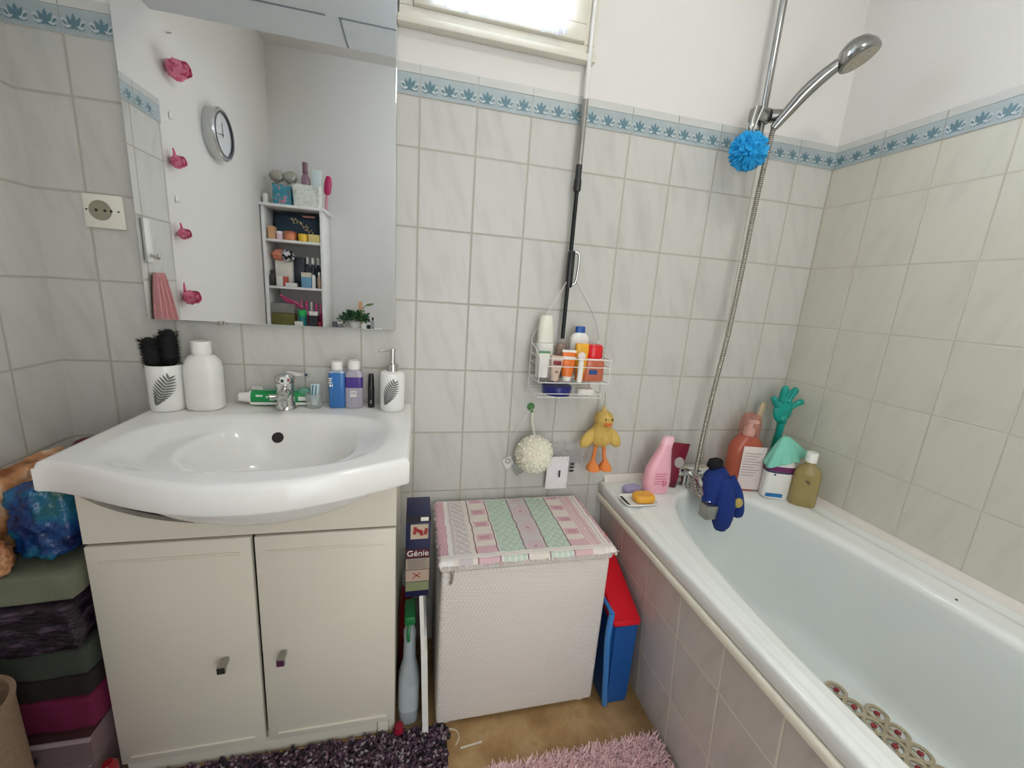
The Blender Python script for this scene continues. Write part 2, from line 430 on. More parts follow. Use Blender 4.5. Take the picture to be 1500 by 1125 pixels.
# ------------------------------------------------------------------ washbasin
SX0, SX1 = -2.007, -1.365
def front(x): s = (x + 1.65) / .345; return -.398 - .12 * max(0., 1 - s * s) ** 1.5
def sstep(a, b, x):
    t = min(1, max(0, (x - a) / (b - a))); return t * t * (3 - 2 * t)
def basin_z(x, y):
    z = .860
    d1 = (abs((x + 1.682) / .272) ** 2.6 + abs((y + .283) / (.178 if y > -.283 else .178)) ** 2.6) ** (1 / 2.6)
    z -= .026 * (1 - sstep(.72, 1.0, d1))
    d2 = (abs((x + 1.660) / .185) ** 2.4 + abs((y + .262) / .148) ** 2.4) ** (1 / 2.4)
    z -= .100 * (1 - sstep(.52, 1.0, d2))
    return z
NX, NY = 110, 80
mb = MB(); top = []
for j in range(NY + 1):
    row = []
    for i in range(NX + 1):
        x = SX0 + (SX1 - SX0) * i / NX
        f = front(x); y = -.002 + (f + .002) * j / NY
        z = basin_z(x, y)
        e = min(x - SX0, SX1 - x, y - f); R = .012
        if e < R: z -= R - math.sqrt(max(0, R * R - (R - e) ** 2))
        row.append((x, y, z))
    top.append(row)
vr = [[mb._v(p) for p in r] for r in top]
for j in range(NY):
    for i in range(NX): mb.face([vr[j][i], vr[j][i + 1], vr[j + 1][i + 1], vr[j + 1][i]])
per = [vr[0][i] for i in range(NX + 1)] + [vr[j][NX] for j in range(1, NY + 1)] + [vr[NY][i] for i in range(NX - 1, -1, -1)] + [vr[j][0] for j in range(NY - 1, 0, -1)]
prev = per
for dz, ins in ((.808, 0.), (.8035, .0025), (.8025, .012)):
    cur = []
    for v in per:
        c = v.co
        cx = min(max(c.x, SX0 + ins), SX1 - ins); cy = c.y + (ins if c.y < -.3 else 0)
        cur.append(mb.bm.verts.new((cx, cy, dz)))
    n = len(per)
    for i in range(n): mb.face([prev[i], prev[(i + 1) % n], cur[(i + 1) % n], cur[i]])
    prev = cur
wb = thing('washbasin', 'white ceramic washbasin with bowed front on the vanity cabinet', 'sink', (-1.685, -.2, .803))
I = wb.location
for v in mb.bm.verts: v.co -= I
ob('basin', mb, CERAMIC, wb, ang=50)
# belly of the bowl bulging out in front of the cabinet
mb = MB(); rs = []
for k in range(15):
    a = (k / 14) * PI / 2; r = []
    for i in range(61):
        s = -1 + 2 * i / 60; q = max(0., 1 - s * s)
        x = -1.672 + .292 * s
        yo = .006 + .122 * q ** .9; dz = .004 + .116 * q ** .62
        r.append((x - I.x, -.312 - yo * math.cos(a) - I.y, .806 - dz * math.sin(a) - I.z))
    rs.append(r)
mb.rings(rs, close=False)
ob('bowl_underside', mb, CERAMIC, wb, ang=60)
hx_, hy_ = -1.694, -.142
gn = Vector((-(basin_z(hx_ + .004, hy_) - basin_z(hx_ - .004, hy_)) / .008, -(basin_z(hx_, hy_ + .004) - basin_z(hx_, hy_ - .004)) / .008, 1)).normalized()
mb = MB(Matrix.Translation((hx_ - I.x, hy_ - I.y, basin_z(hx_, hy_) - I.z)) @ gn.to_track_quat('Z', 'Y').to_matrix().to_4x4())
mb.lathe([(.0135, -.004), (.0135, .0012), (.0115, .0016), (.011, .0006), (0, .0006)])
ob('overflow_hole', mb, [M('overflow_dark', (34, 30, 28), .4)], wb)

# basin mixer tap
tp_ = thing('basin_tap', 'chrome single-lever mixer tap on the washbasin', 'tap', (-1.695, -.060, .861), (0, 0, .26))
ob('tap_body', MB().lathe([(.0, 0), (.0265, 0), (.0265, .006), (.0235, .010), (.022, .014), (.0215, .058), (.023, .062), (.023, .072), (.0, .072)]), CHROME, tp_)
mb = MB(); mb.ell((0, 0, .082), (.0245, .026, .018), 24, 14)
hd = ob('tap_head', mb, CHROME, tp_)
mb = MB(Matrix.Translation((0, -.0255, .082)) @ Matrix.Rotation(PI / 2, 4, 'X')); mb.loft([(-.004, .011, .0085, 5), (.0014, .011, .0085, 5)])
ob('indicator_plate', mb, M('tap_plate', (228, 228, 226), .3), hd)
ob('cold_dot', MB().box(-.009, -.002, -.0278, -.0268, .077, .085), M('ink_green', (22, 62, 50), .4), hd)
ob('hot_dot', MB().box(.006, .0105, -.0278, -.0265, .078, .087), M('ink_red', (150, 40, 44), .4), hd)
mb = MB(Matrix.Translation((.004, .006, .092)) @ Matrix.Rotation(math.radians(8), 4, 'Y') @ rotz(math.radians(18)))
mb.loft([(-.001, .032, .0125, 3, .022), (.005, .033, .013, 3, .022), (.009, .028, .010, 3, .022)])
ob('lever', mb, CHROME, tp_)
mb = MB(); mb.tube([(0, -.012, .046), (-.002, -.036, .050), (-.004, -.060, .048), (-.005, -.078, .044)], lambda k: .0145 - .003 * k, 16, smooth=5)
sp = ob('spout', mb, CHROME, tp_)
ob('aerator', MB().lathe([(0, .026), (.0105, .026), (.0105, .040), (0, .040)], (-.005, -.076)), CHROME, sp)
ob('pop_up_knob', MB().tube([(-.020, -.006, .032), (-.038, -.010, .034)], .0085, 14), CHROME, tp_)

# ------------------------------------------------------------------ things on the basin ledge
def leaf_print(name, parent, R, zc, h, w, ang0, mat, tilt=.35, taper=None):
    """a printed fern leaf wrapped on a round body of radius R"""
    mb = MB()
    def P(u, v):
        cu, cv = u * math.cos(tilt) + v * math.sin(tilt), -u * math.sin(tilt) + v * math.cos(tilt)
        r = (taper(zc + cv) if taper else R) + .0005; a = ang0 + cu / r
        return (r * math.cos(a), r * math.sin(a), zc + cv)
    def strip(p, q, w0, w1, n=6):
        d = Vector((q[0] - p[0], q[1] - p[1])); L = d.length; d.normalize(); nn = Vector((-d.y, d.x)); prev = None
        for i in range(n + 1):
            k = i / n; c = Vector(p) + d * (L * k); ww = (w0 + (w1 - w0) * k) * math.sin(PI * min(1, .12 + .88 * k)) ** .5 / 2 + .00015
            cur = (mb._v(P(*(c + nn * ww))), mb._v(P(*(c - nn * ww))))
            if prev: mb.face([prev[0], cur[0], cur[1], prev[1]])
            prev = cur
    strip((0, -h / 2), (0, h / 2), .0016, .0008, 10)
    n = 11
    for i in range(n):
        v = -h / 2 + h * (i + .4) / n; wl = w / 2 * math.sin(PI * (i + 1.2) / (n + 1.6)) ** .8
        for sg in (1, -1): strip((0, v), (sg * wl, v + h * .16),   .0050, .0034)
    return ob(name, mb, mat, parent, ang=0)
FERN = M('fern_print_ink', (108, 110, 106), .6)

cup = thing('ceramic_tumbler', 'white ceramic tumbler with a printed fern leaf at the left end of the basin', 'cup', (-1.962, -.066, .861))
ob('cup_body', MB().lathe([(0, 0), (.0355, 0), (.0372, .003), (.0378, .02), (.0385, .112), (.038, .1145), (.0365, .1135), (.035, .02), (0, .012)]), CERAMIC, cup)
leaf_print('leaf_print', cup, .0385, .052, .078, .046, math.radians(-78), FERN, .45)
# three black brushes standing in the tumbler
FUZZ = M('black_bristles', (13, 15, 17), .8, bump=.8, bscale=500)
def brush(lab, x, y, h, r, seed, lean):
    b = thing('bristle_brush', lab, 'brush', (x, y, .876), (0, lean, 0), 'black brushes in the tumbler')
    ob('handle', MB().tube([(0, 0, 0), (0, 0, h * .52)], .0045, 10), BLACK_PL, b)
    rs = [(h * .50, .005), (h * .55, .8 * r), (h * .68, r), (h * .86, r * .95), (h * .97, r * .7), (h, .004)]
    m = MB(); ring = []
    for z, q in rs:
        for dz in (0,):
            ring.append([(q * (1 + .18 * noise.noise(Vector((math.cos(a) * 3 + seed, math.sin(a) * 3, z * 60)))) * math.cos(a), q * (1 + .18 * noise.noise(Vector((math.cos(a) * 3 + seed, math.sin(a) * 3, z * 60 + 9)))) * math.sin(a), z) for a in [2 * PI * i / 26 for i in range(26)]])
    m.rings(ring)
    for i in range(900):
        a = random.uniform(0, 2 * PI); z = h * random.uniform(.54, .98); q = r * .88
        p = Vector((q * math.cos(a), q * math.sin(a), z)); d = Vector((math.cos(a), math.sin(a), random.uniform(.1, .9))).normalized()
        n = d.orthogonal().normalized() * .0007; e = p + d * random.uniform(.004, .013)
        m.poly([p + n, p - n, e])
    ob('bristles', m, FUZZ, b, ang=0)
brush('upright black bristle brush, the tallest one in the fern-leaf tumbler', -1.949, -.068, .186, .0165, 1, .02)
brush('black bristle brush leaning left over the rim of the fern-leaf tumbler', -1.968, -.072, .166, .0175, 5, -.12)
brush('black bristle brush at the back of the fern-leaf tumbler, between the other two', -1.962, -.048, .170, .0145, 9, -.05)

lb = thing('lotion_bottle', 'large plain white bottle with screw cap next to the fern-leaf tumbler', 'bottle', (-1.881, -.062, .861))
ob('bottle_body', MB().loft([(0, .036, .028, 2.6), (.004, .0405, .031, 2.6), (.02, .0415, .032, 2.6), (.105, .0415, .032, 2.5), (.125, .038, .030, 2.3), (.136, .029, .025, 2.1), (.141, .020, .020), (.146, .019, .019)]), WHITE_PL, lb)
ob('cap', MB().lathe([(0, .1425), (.0215, .1425), (.0215, .172), (.020, .174), (0, .174)], seg=36), WHITE_PL, lb)

tpst = thing('toothpaste_tube', 'green and white toothpaste tube lying behind the basin tap', 'toothpaste', (-1.725, -.026, .861)); tpst.scale = (1.06, 1.1, 1.25)
GRN = M('toothpaste_green', (22, 150, 80), .35); GRND = M('toothpaste_dark_green', (10, 84, 60), .35)
mb = MB(Matrix.Translation((0, 0, .0165)) @ Matrix.Rotation(PI / 2, 4, 'Y'))
mb.loft([(-.062, .0155, .0145), (-.05, .0155, .0145), (.03, .0145, .0155, 2.3), (.085, .0155, .0035, 3), (.098, .0160, .0014, 3)])
ob('tube_body', mb, GRN, tpst)
mb = MB(Matrix.Translation((0, 0, .0165)) @ Matrix.Rotation(PI / 2, 4, 'Y')); mb.lathe([(0, -.088), (.0095, -.088), (.0115, -.064), (.0155, -.0622), (.0155, -.058), (0, -.058)])
ob('cap', mb, WHITE_PL, tpst)
mb = MB(); mb.box(-.058, .080, -.0150, -.0136, .003, .0085); mb.box(-.045, -.03, -.0156, -.0146, .021, .0245); mb.box(-.022, .004, -.0160, -.0150, .018, .0225); mb.box(.052, .074, -.013, -.010, .012, .021)
ob('label_print', mb, WHITE_PL, tpst)
tb = thing('toothbrush', 'pale green toothbrush lying on the toothpaste tube', 'toothbrush', (-1.742, -.014, .893))
ob('handle', MB().tube([(-.05, 0, .004), (-.01, 0, .005), (.05, .001, .004), (.12, .002, .003)], lambda k: .0028 + .002 * k, 10, smooth=4), clear('mint_plastic', (170, 214, 196), .2, .75), tb)
mb = MB()
for i in range(6): mb.box(-.048 + i * .0045, -.0445 + i * .0045, -.004, .004, .007, .0155)
ob('bristle_head', mb, M('toothbrush_bristles', (232, 226, 222), .7), tb)

mp = thing('floss_box', 'translucent mint-green floss box standing behind the basin tap', 'box', (-1.657, -.024, .861))
ob('case', MB().loft([(0, .017, .010, 4), (.038, .017, .010, 4), (.048, .012, .008, 3)]), clear('mint_case', (120, 190, 166), .15, .7), mp)
ob('label', MB().box(-.010, .010, -.0112, -.0098, .008, .024), GRND, mp)

gl = thing('glass_tumbler', 'small clear glass holding a turquoise-striped tube, right of the basin tap', 'glass', (-1.628, -.048, .861))
ob('glass_body', MB().lathe([(0, 0), (.019, 0), (.0205, .003), (.0215, .040), (.0205, .0405), (.0185, .006), (0, .005)]), clear('clear_glass', (232, 236, 234), .03, .28), gl)
st = thing('cream_sample_tube', 'small turquoise and white tube standing in the clear glass', 'tube', (-1.627, -.048, .868), (0, .06, 0))
ob('tube_body', MB().loft([(.012, .008, .008), (.02, .0105, .009), (.058, .0115, .0025, 3)]), M('tube_white_blue', (206, 226, 230), .35), st)
ob('cap', MB().lathe([(0, 0), (.008, 0), (.008, .013), (0, .013)]), WHITE_PL, st)
mb = MB()
for x in (-.006, .002): mb.poly([(x, -.0092, .022), (x + .003, -.0092, .022), (x + .003, -.0034, .056), (x, -.0034, .056)])
ob('stripes', mb, M('tube_teal', (24, 110, 130), .35), st)

bb = thing('lotion_flask', 'blue flask with white cap on the right half of the basin ledge', 'bottle', (-1.567, -.044, .861))
ob('flask_body', MB().loft([(0, .019, .013, 4), (.003, .0215, .015, 4), (.098, .0215, .015, 4), (.104, .017, .013, 3), (.107, .012, .012)]), M('blue_liquid', (58, 118, 184), .15), bb)
ob('shoulder', MB().loft([(.0985, .0212, .0148, 4), (.105, .0165, .0128, 3), (.109, .0125, .0125)]), clear('flask_clear', (214, 226, 238), .08, .6), bb)
ob('cap', MB().lathe([(0, .1075), (.0145, .1075), (.0145, .128), (.0135, .1295), (0, .1295)]), WHITE_PL, bb)
mb = MB()
for i, (x, z, w, h) in enumerate(((-.0195, .082, .009, .003), (-.0195, .076, .007, .003), (-.0195, .070, .009, .003), (-.018, .061, .004, .006), (-.0125, .061, .003, .006))): mb.box(x, x + w, -.0156, -.0144, z, z + h)
ob('white_print', mb, WHITE_PL, bb)

pb = thing('makeup_remover_bottle', 'clear bottle half filled with violet liquid, white cap, beside the blue flask', 'bottle', (-1.523, -.044, .861))
ob('bottle_body', MB().loft([(0, .0205, .014, 4), (.003, .0235, .0155, 4), (.058, .0235, .0155, 4)]), clear('lilac_clear', (196, 190, 206), .08, .8), pb)
ob('violet_liquid', MB().loft([(.0582, .0235, .0155, 4), (.088, .0235, .0155, 4)]), M('violet_liquid', (78, 56, 138), .12), pb)
ob('neck', MB().loft([(.0882, .0235, .0155, 4), (.097, .0225, .015, 4), (.106, .017, .013, 3), (.111, .013, .013)]), clear('lilac_clear', (196, 190, 206), .08, .8), pb)
ob('cap', MB().lathe([(0, .110), (.0165, .110), (.0165, .124), (.0145, .1335), (0, .1345)]), WHITE_PL, pb)
mb = MB(); mb.box(-.009, .008, -.0163, -.0150, .033, .050)
ob('label', mb, PAPER, pb)
mb = MB(); mb.box(-.008, .0075, -.0166, -.0162, .041, .0425); mb.box(-.007, .006, -.0166, -.0162, .045, .0462)
ob('label_print', mb, M('lilac_ink', (120, 104, 150), .5), pb)

mc = thing('mascara_tube', 'slim black mascara tube standing between the violet bottle and the soap dispenser', 'mascara', (-1.478, -.044, .861))
ob('tube_body', MB().lathe([(0, 0), (.0085, 0), (.009, .002), (.009, .050), (0, .050)]), BLACK_PL, mc)
ob('cap', MB().lathe([(0, .0505), (.0088, .0505), (.0070, .094), (.006, .097), (0, .0975)]), M('black_gloss', (16, 16, 18), .2), mc)
ob('print', MB().box(-.002, .002, -.0094, -.0086, .012, .022), M('grey_ink', (150, 140, 148), .5), mc)

sd = thing('soap_dispenser', 'white soap dispenser with fern-leaf print and chrome pump at the right end of the basin', 'soap dispenser', (-1.419, -.064, .861))
ob('dispenser_body', MB().lathe([(0, 0), (.0315, 0), (.0335, .003), (.034, .01), (.034, .098), (.0325, .106), (.027, .110), (.015, .1115), (0, .1115)], seg=36), CERAMIC, sd)
leaf_print('leaf_print', sd, .034, .052, .072, .042, math.radians(-100), FERN, .4)
pm = ob('pump', MB().lathe([(0, .111), (.0165, .111), (.0165, .130), (.012, .132), (.0075, .1325), (.0070, .166), (.0085, .1665), (.0085, .173), (0, .174)]), CHROME, sd)
ob('nozzle', MB().tube([(0, 0, .1685), (-.018, -.012, .1695), (-.034, -.022, .1665)], .0036, 10, smooth=4), CHROME, pm)

# ------------------------------------------------------------------ crank rod and wire caddy on the back wall
cr = thing('window_crank_rod', 'thin upright metal crank rod of the window, fixed on the tiles', 'rod', (-.914, -.028, 1.08))
ob('upper_rod', MB().tube([(0, 0, .64), (0, 0, .79), (.002, .004, 1.0)], .0065, 12), M('white_rod', (226, 224, 220), .3), cr)
ob('chrome_sleeve', MB().tube([(0, 0, .49), (0, 0, .66)], .0085, 14), STEEL, cr)
ob('joint', MB().lathe([(0, .425), (.009, .425), (.011, .43), (.011, .455), (.009, .46), (.009, .495), (0, .495)]), M('dark_metal', (72, 72, 74), .35, .9), cr)
ob('lower_rod', MB().tube([(0, 0, .0), (0, 0, .43)], .0062, 12), M('black_rod', (36, 38, 40), .35, .6), cr)
mb = MB(); mb.loft([(.155, .0085, .0095, 3), (.16, .0105, .011, 3), (.255, .0105, .011, 3), (.262, .007, .008, 3)], (.001, -.004)); 
hg = ob('grip', mb, BLACK_PL, cr)
ob('crank_arm', MB().tube([(.012, -.004, .26), (.024, -.006, .252), (.026, -.006, .215), (.022, -.006, .175), (.013, -.004, .165)], .0042, 10, smooth=5), CHROME, cr)

cd = thing('wire_caddy', 'white wire shower caddy hanging by a cord from the crank rod', 'shower caddy', (-.9, -.08, .915))
cx0, cx1, cyb, cyf = -.112, .108, .052, -.050       # local extents
def wire(*p, r=.0017, sm=0): return ('w', p, r, sm)
mb = MB()
def rect_wire(z, r=.0014, y0=cyb, y1=cyf, x0=cx0, x1=cx1):
    mb.tube([(x0, y0, z), (x1, y0, z)], r, 8); mb.tube([(x0, y1, z), (x1, y1, z)], r, 8)
    mb.tube([(x0, y0, z), (x0, y1, z)], r, 8); mb.tube([(x1, y0, z), (x1, y1, z)], r, 8)
for z in (.046, .094, .117): rect_wire(z)
for z in (.145,): mb.tube([(cx0, cyb, z), (cx1, cyb, z)], .0018, 8)
for i in range(9): x = cx0 + (cx1 - cx0) * i / 8; mb.tube([(x, cyb, .046), (x, cyf, .046)], .0010, 6)
for x in (cx0, cx1):
    mb.tube([(x, cyf, .046), (x, cyf, .117)], .0014, 8); mb.tube([(x, cyb, -.004), (x, cyb, .165)], .0014, 8)
    mb.tube([(x, cyb, .145), (x, .02, .143), (x, cyf, .117)], .0016, 8, smooth=4)
ob('upper_basket', mb, WHITE_WIRE, cd)
mb = MB(); rect_wire(.001, y1=-.046, x1=.09); rect_wire(.012, .0012, y1=-.046, x1=.09)
for i in range(7): x = cx0 + (.09 - cx0) * i / 6; mb.tube([(x, cyb, .001), (x, -.046, .001)], .0012, 6)
ob('lower_tray', mb, WHITE_WIRE, cd)
ob('hanging_cord', MB().tube([(cx0, .050, .165), (-.085, .048, .215), (-.055, .046, .27), (-.022, .042, .335), (-.016, .040, .345)], .0014, 6, smooth=4), M('white_cord', (230, 228, 222), .7), cd)
ob('hanging_cord', MB().tube([(cx1, .050, .165), (.085, .048, .23), (.03, .046, .31), (-.005, .042, .352), (-.016, .040, .345)], .0010, 6, smooth=4), clear('clear_cord', (206, 204, 198), .4, .4), cd)

CZ = .9635      # upper basket floor
def bottle(name, lab, cat, loc, secs, mat, cap=None, capmat=None, rot=(0, 0, 0), extra=(), group=None, bname='bottle_body', cname='cap'):
    o = thing(name, lab, cat, loc, rot, group)
    ob(bname, MB().loft(secs), mat, o)
    if cap: ob(cname, MB().loft(cap), capmat, o)
    for nm, b, m in extra: ob(nm, b, m, o)
    return o
bottle('spray_bottle', 'tall off-white bottle, the highest thing in the wire caddy', 'bottle', (-.974, -.052, CZ),
       [(0, .025, .016, 3), (.08, .026, .017, 3), (.105, .026, .017, 3)], WHITE_PL,
       [(.106, .0245, .0155, 3), (.14, .0235, .015, 2.6), (.180, .019, .0135, 2.5), (.186, .016, .012)], M('offwhite_cap', (230, 230, 216), .4), (0, -.03, 0),
       [('print', MB().lathe([(0, -.0175), (.006, -.0175), (.006, -.0168), (0, -.0168)], seg=14), M('grey_ink', (150, 140, 148), .5))])
bottle('cream_tube', 'white tube with green rim at the left front of the wire caddy', 'tube', (-.994, -.108, CZ),
       [(0, .013, .011), (.012, .0135, .0115), (.06, .016, .008, 3), (.082, .017, .002, 4)], PAPER, [(.0, .0135, .0115), (.010, .0138, .0118)], M('grey_print', (108, 108, 104), .5), (0, 0, 0),
       [('green_rim', MB().box(-.017, .017, -.003, .003, .080, .086), M('green_rim', (96, 150, 104), .5))])
bottle('hand_cream_tube', 'beige tube with a dark red emblem, in the wire caddy', 'tube', (-.957, -.108, CZ),
       [(0, .012, .010), (.015, .0125, .0105), (.05, .018, .007, 3), (.074, .020, .002, 4)], M('beige_tube', (208, 184, 166), .4), None, None, (0, .05, 0),
       [('emblem', MB().box(-.012, .012, -.0095, -.0055, .048, .060, .001), M('dark_red', (128, 28, 42), .4)), ('small_print', MB().box(-.004, .004, -.0115, -.009, .026, .03), M('brown_ink', (130, 84, 64), .5))])
bottle('sun_cream_tube', 'orange tube standing on its white cap in the wire caddy', 'tube', (-.918, -.104, CZ),
       [(.014, .0155, .013), (.03, .018, .0125), (.06, .021, .009, 3), (.088, .0225, .002, 4)], M('orange_tube', (232, 118, 40), .35),
       [(0, .0125, .0115), (.002, .0135, .0125), (.0138, .0135, .0125)], WHITE_PL, (0, .03, 0),
       [('white_band', MB().loft([(.066, .0219, .0083, 3), (.073, .0223, .0072, 3)]), WHITE_PL), ('crimped_end', MB().box(-.0225, .0225, -.0026, .0026, .085, .092), WHITE_PL)])
bottle('shower_gel_bottle', 'clear brownish bottle behind the orange tube in the wire caddy', 'bottle', (-.925, -.054, CZ),
       [(0, .016, .012, 3), (.09, .016, .012, 3), (.105, .014, .011, 3)], clear('brown_clear', (176, 150, 138), .1, .7))
bottle('body_lotion_bottle', 'yellow bottle with orange cap foot, middle of the wire caddy', 'bottle', (-.876, -.100, CZ),
       [(.026, .014, .012), (.04, .017, .013, 2.6), (.09, .020, .012, 3), (.112, .021, .004, 4)], M('amber_tube', (232, 172, 48), .3),
       [(0, .0120, .011), (.003, .0135, .012), (.0255, .0135, .012)], M('amber_cap', (222, 150, 40), .25), (0, 0, 0),
       [('cap_ring', MB().loft([(.024, .0142, .0126), (.028, .0142, .0126)]), M('orange_ring', (230, 120, 44), .3))])
bottle('talc_bottle', 'white bottle with blue flip cap at the back of the wire caddy', 'bottle', (-.868, -.052, CZ),
       [(0, .027, .014, 3), (.09, .029, .015, 3), (.122, .029, .015, 3), (.134, .024, .013, 2.6), (.140, .014, .011)], WHITE_PL,
       [(.1402, .0150, .011, 3), (.157, .0145, .0105, 3), (.159, .012, .009, 3)], M('blue_cap', (36, 84, 160), .3), (0, 0, 0),
       [('print', MB().box(-.016, -.002, -.0158, -.0146, .108, .1095), M('pink_ink', (214, 120, 140), .5))])
bottle('roll_on_stick', 'small white round-headed roll-on leaning between yellow bottle and red-capped jar', 'deodorant', (-.884, -.1225, CZ),
       [(0, .008, .006), (.055, .0085, .0062), (.066, .0075, .006)], WHITE_PL, [(.066, .009, .0062), (.074, .0125, .0066), (.082, .0125, .0066), (.089, .006, .004)], M('pale_pink_cap', (232, 214, 208), .35))
jar = bottle('bath_cream_jar', 'translucent coral jar with bright red lid, right side of the wire caddy', 'jar', (-.834, -.09, CZ),
       [(0, .033, .022, 3.2), (.004, .036, .0245, 3.2), (.058, .036, .0245, 3), (.066, .030, .022, 2.6)], clear('coral_clear', (214, 120, 90), .12, .82),
       [(.069, .0255, .0225, 2.4), (.073, .0275, .0235, 2.4), (.104, .0270, .023, 2.4), (.110, .022, .019, 2.4)], M('red_lid', (216, 28, 34), .25), (0, 0, 0),
       [('white_collar', MB().loft([(.0615, .0295, .0225, 2.6), (.069, .0295, .0228, 2.6)]), WHITE_PL), ('blue_label', MB().box(-.018, .008, -.0252, -.0240, .022, .036), M('navy_label', (40, 74, 136), .4))], cname='lid')
TZ = .9175
tn = thing('cream_tin', 'flat dark blue round tin in the lower tray of the wire caddy', 'tin', (-.937, -.080, TZ))
NAVY = M('navy_tin', (22, 32, 112), .3)
ob('tin_base', MB().lathe([(0, 0), (.043, 0), (.044, .002), (.044, .0135), (0, .0135)], seg=40), NAVY, tn)
ob('lid', MB().lathe([(0, .0138), (.0452, .0138), (.0452, .0255), (.043, .0275), (0, .0275)], seg=40), NAVY, tn)
tag(ob('soap_bar', MB().loft([(0, .027, .017, 3), (.004, .0295, .019, 3), (.013, .0295, .019, 3), (.018, .025, .015, 3)]), M('white_soap', (238, 236, 228), .5), loc=(-.845, -.085, TZ)), 'white bar of soap in the lower tray of the wire caddy', 'soap')
bottle('travel_vial', 'tiny clear vial with white top beside the white soap in the lower tray', 'vial', (-.8165, -.06, TZ),
       [(0, .0065, .0065), (.014, .0065, .0065)], clear('clear_glass', (232, 236, 234), .03, .28), [(.0142, .0072, .0072), (.028, .0072, .0072)], WHITE_PL)

# cream mesh pouf on a green hook, its tag, a plastic pouch and the plush duck
def ruffle(seed, fr=5.5, amp=.16):
    def f(d):
        p = d * fr + Vector((seed, seed * 2, 0)); q = p + Vector((noise.noise(p * .6), noise.noise(p * .6 + Vector((5, 0, 0))), noise.noise(p * .6 + Vector((0, 7, 0))))) * 1.6
        return 1 + amp * (abs(math.sin(q.x * 2.6 + 1.2 * math.sin(q.y * 2.2)) * math.cos(q.z * 2.3 + q.y)) * 2 - .8) * .9
    return f
hk = thing('suction_hook', 'small green hook stuck on the tiles under the wire caddy', 'hook', (-.990, 0, .852))
mb = MB(Matrix.Rotation(PI / 2, 4, 'X')); mb.lathe([(0, .001), (.013, .001), (.012, .003), (.006, .007), (0, .008)])
ob('suction_cup', mb, clear('green_clear', (120, 176, 110), .2, .7), hk)
ob('hook_arm', MB().tube([(0, -.007, .006), (0, -.012, .0), (0, -.014, -.010), (0, -.020, -.014), (0, -.025, -.008)], .0026, 8, smooth=4), M('green_hook', (92, 150, 84), .4), hk)
pf = thing('bath_pouf', 'cream mesh bath pouf hanging from the green hook', 'bath sponge', (-.982, -.055, .708))
ob('mesh_ball', MB().ico((0, 0, 0), (.058, .046, .060), 6, ruffle(3, 7.5, .11)), M('cream_mesh', (246, 240, 220), .7, bump=.5, bscale=600, Subsurface_Weight=0.15), pf, ang=0)
mb = MB(); mb.tube([(-.002, .0, .05), (-.008, .03, .10), (-.009, .033, .132)], .0016, 8); mb.tube([(.002, .0, .05), (-.004, .03, .10), (-.007, .033, .132)], .0016, 8)
ob('cord', mb, M('cream_cord', (232, 230, 216), .7), pf)
tg = thing('price_tag', 'small white card tag beside the cream bath pouf', 'tag', (-1.052, -.006, .660), (0, math.radians(-28), 0))
ob('card', MB().box(-.016, .016, -.0015, -.0006, -.018, .020, .0004), PAPER, tg)
mb = MB(Matrix.Translation((0, -.002, .008)) @ Matrix.Rotation(PI / 2, 4, 'X')); mb.lathe([(.009, .0), (.009, .001), (.006, .001), (.006, 0)], close=False)
ob('ring_print', mb, M('grey_ink', (150, 140, 148), .5), tg)
ob('thread', MB().tube([(0, -.003, .018), (.060, -.010, .088), (.145, -.010, .140)], .0007, 6, smooth=4), M('cream_cord', (232, 230, 216), .7), tg)
ob('clear_sleeve', MB().box(.004, .034, -.004, -.0015, -.055, -.012, .0008), clear('sleeve_film', (206, 208, 202), .15, .5), tg)
bg = thing('plastic_pouch', 'crumpled clear plastic pouch with white label hanging next to the cream bath pouf', 'packaging', (-.868, -.006, .66))
def film(x0, x1, z0, z1, y, amp, seed, n=18):
    b = MB(); b.rings([[(x0 + (x1 - x0) * i / n, y - amp * (1 + noise.noise(Vector((i * .5 + seed, j * .5, seed)))), z0 + (z1 - z0) * j / n) for i in range(n + 1)] for j in range(n + 1)], close=False); return b
ob('film', film(-.055, .050, -.02, .072, -.003, .008, 4), clear('pouch_film', (214, 214, 214), .12, .42), bg, ang=0)
b = film(-.056, .020, -.090, .026, -.016, .004, 8); ob('label', b, M('pouch_card', (232, 228, 230), .5), bg, ang=0)
b = film(.024, .075, -.002, .045, -.004, .007, 6); ob('film', b, clear('pouch_film', (214, 214, 214), .12, .42), bg, ang=0)
mb = MB(); mb.box(-.014, -.009, -.0265, -.0245, -.046, -.022)
ob('black_mark', mb, M('ink_black', (40, 38, 40), .5), bg); mb = MB()
for i in range(3): mb.box(.024 + .002 * i, .040, -.0205, -.0190, -.030 + .012 * i, -.023 + .012 * i)
ob('stripe_print', mb, M('ink_black', (40, 38, 40), .5), bg)

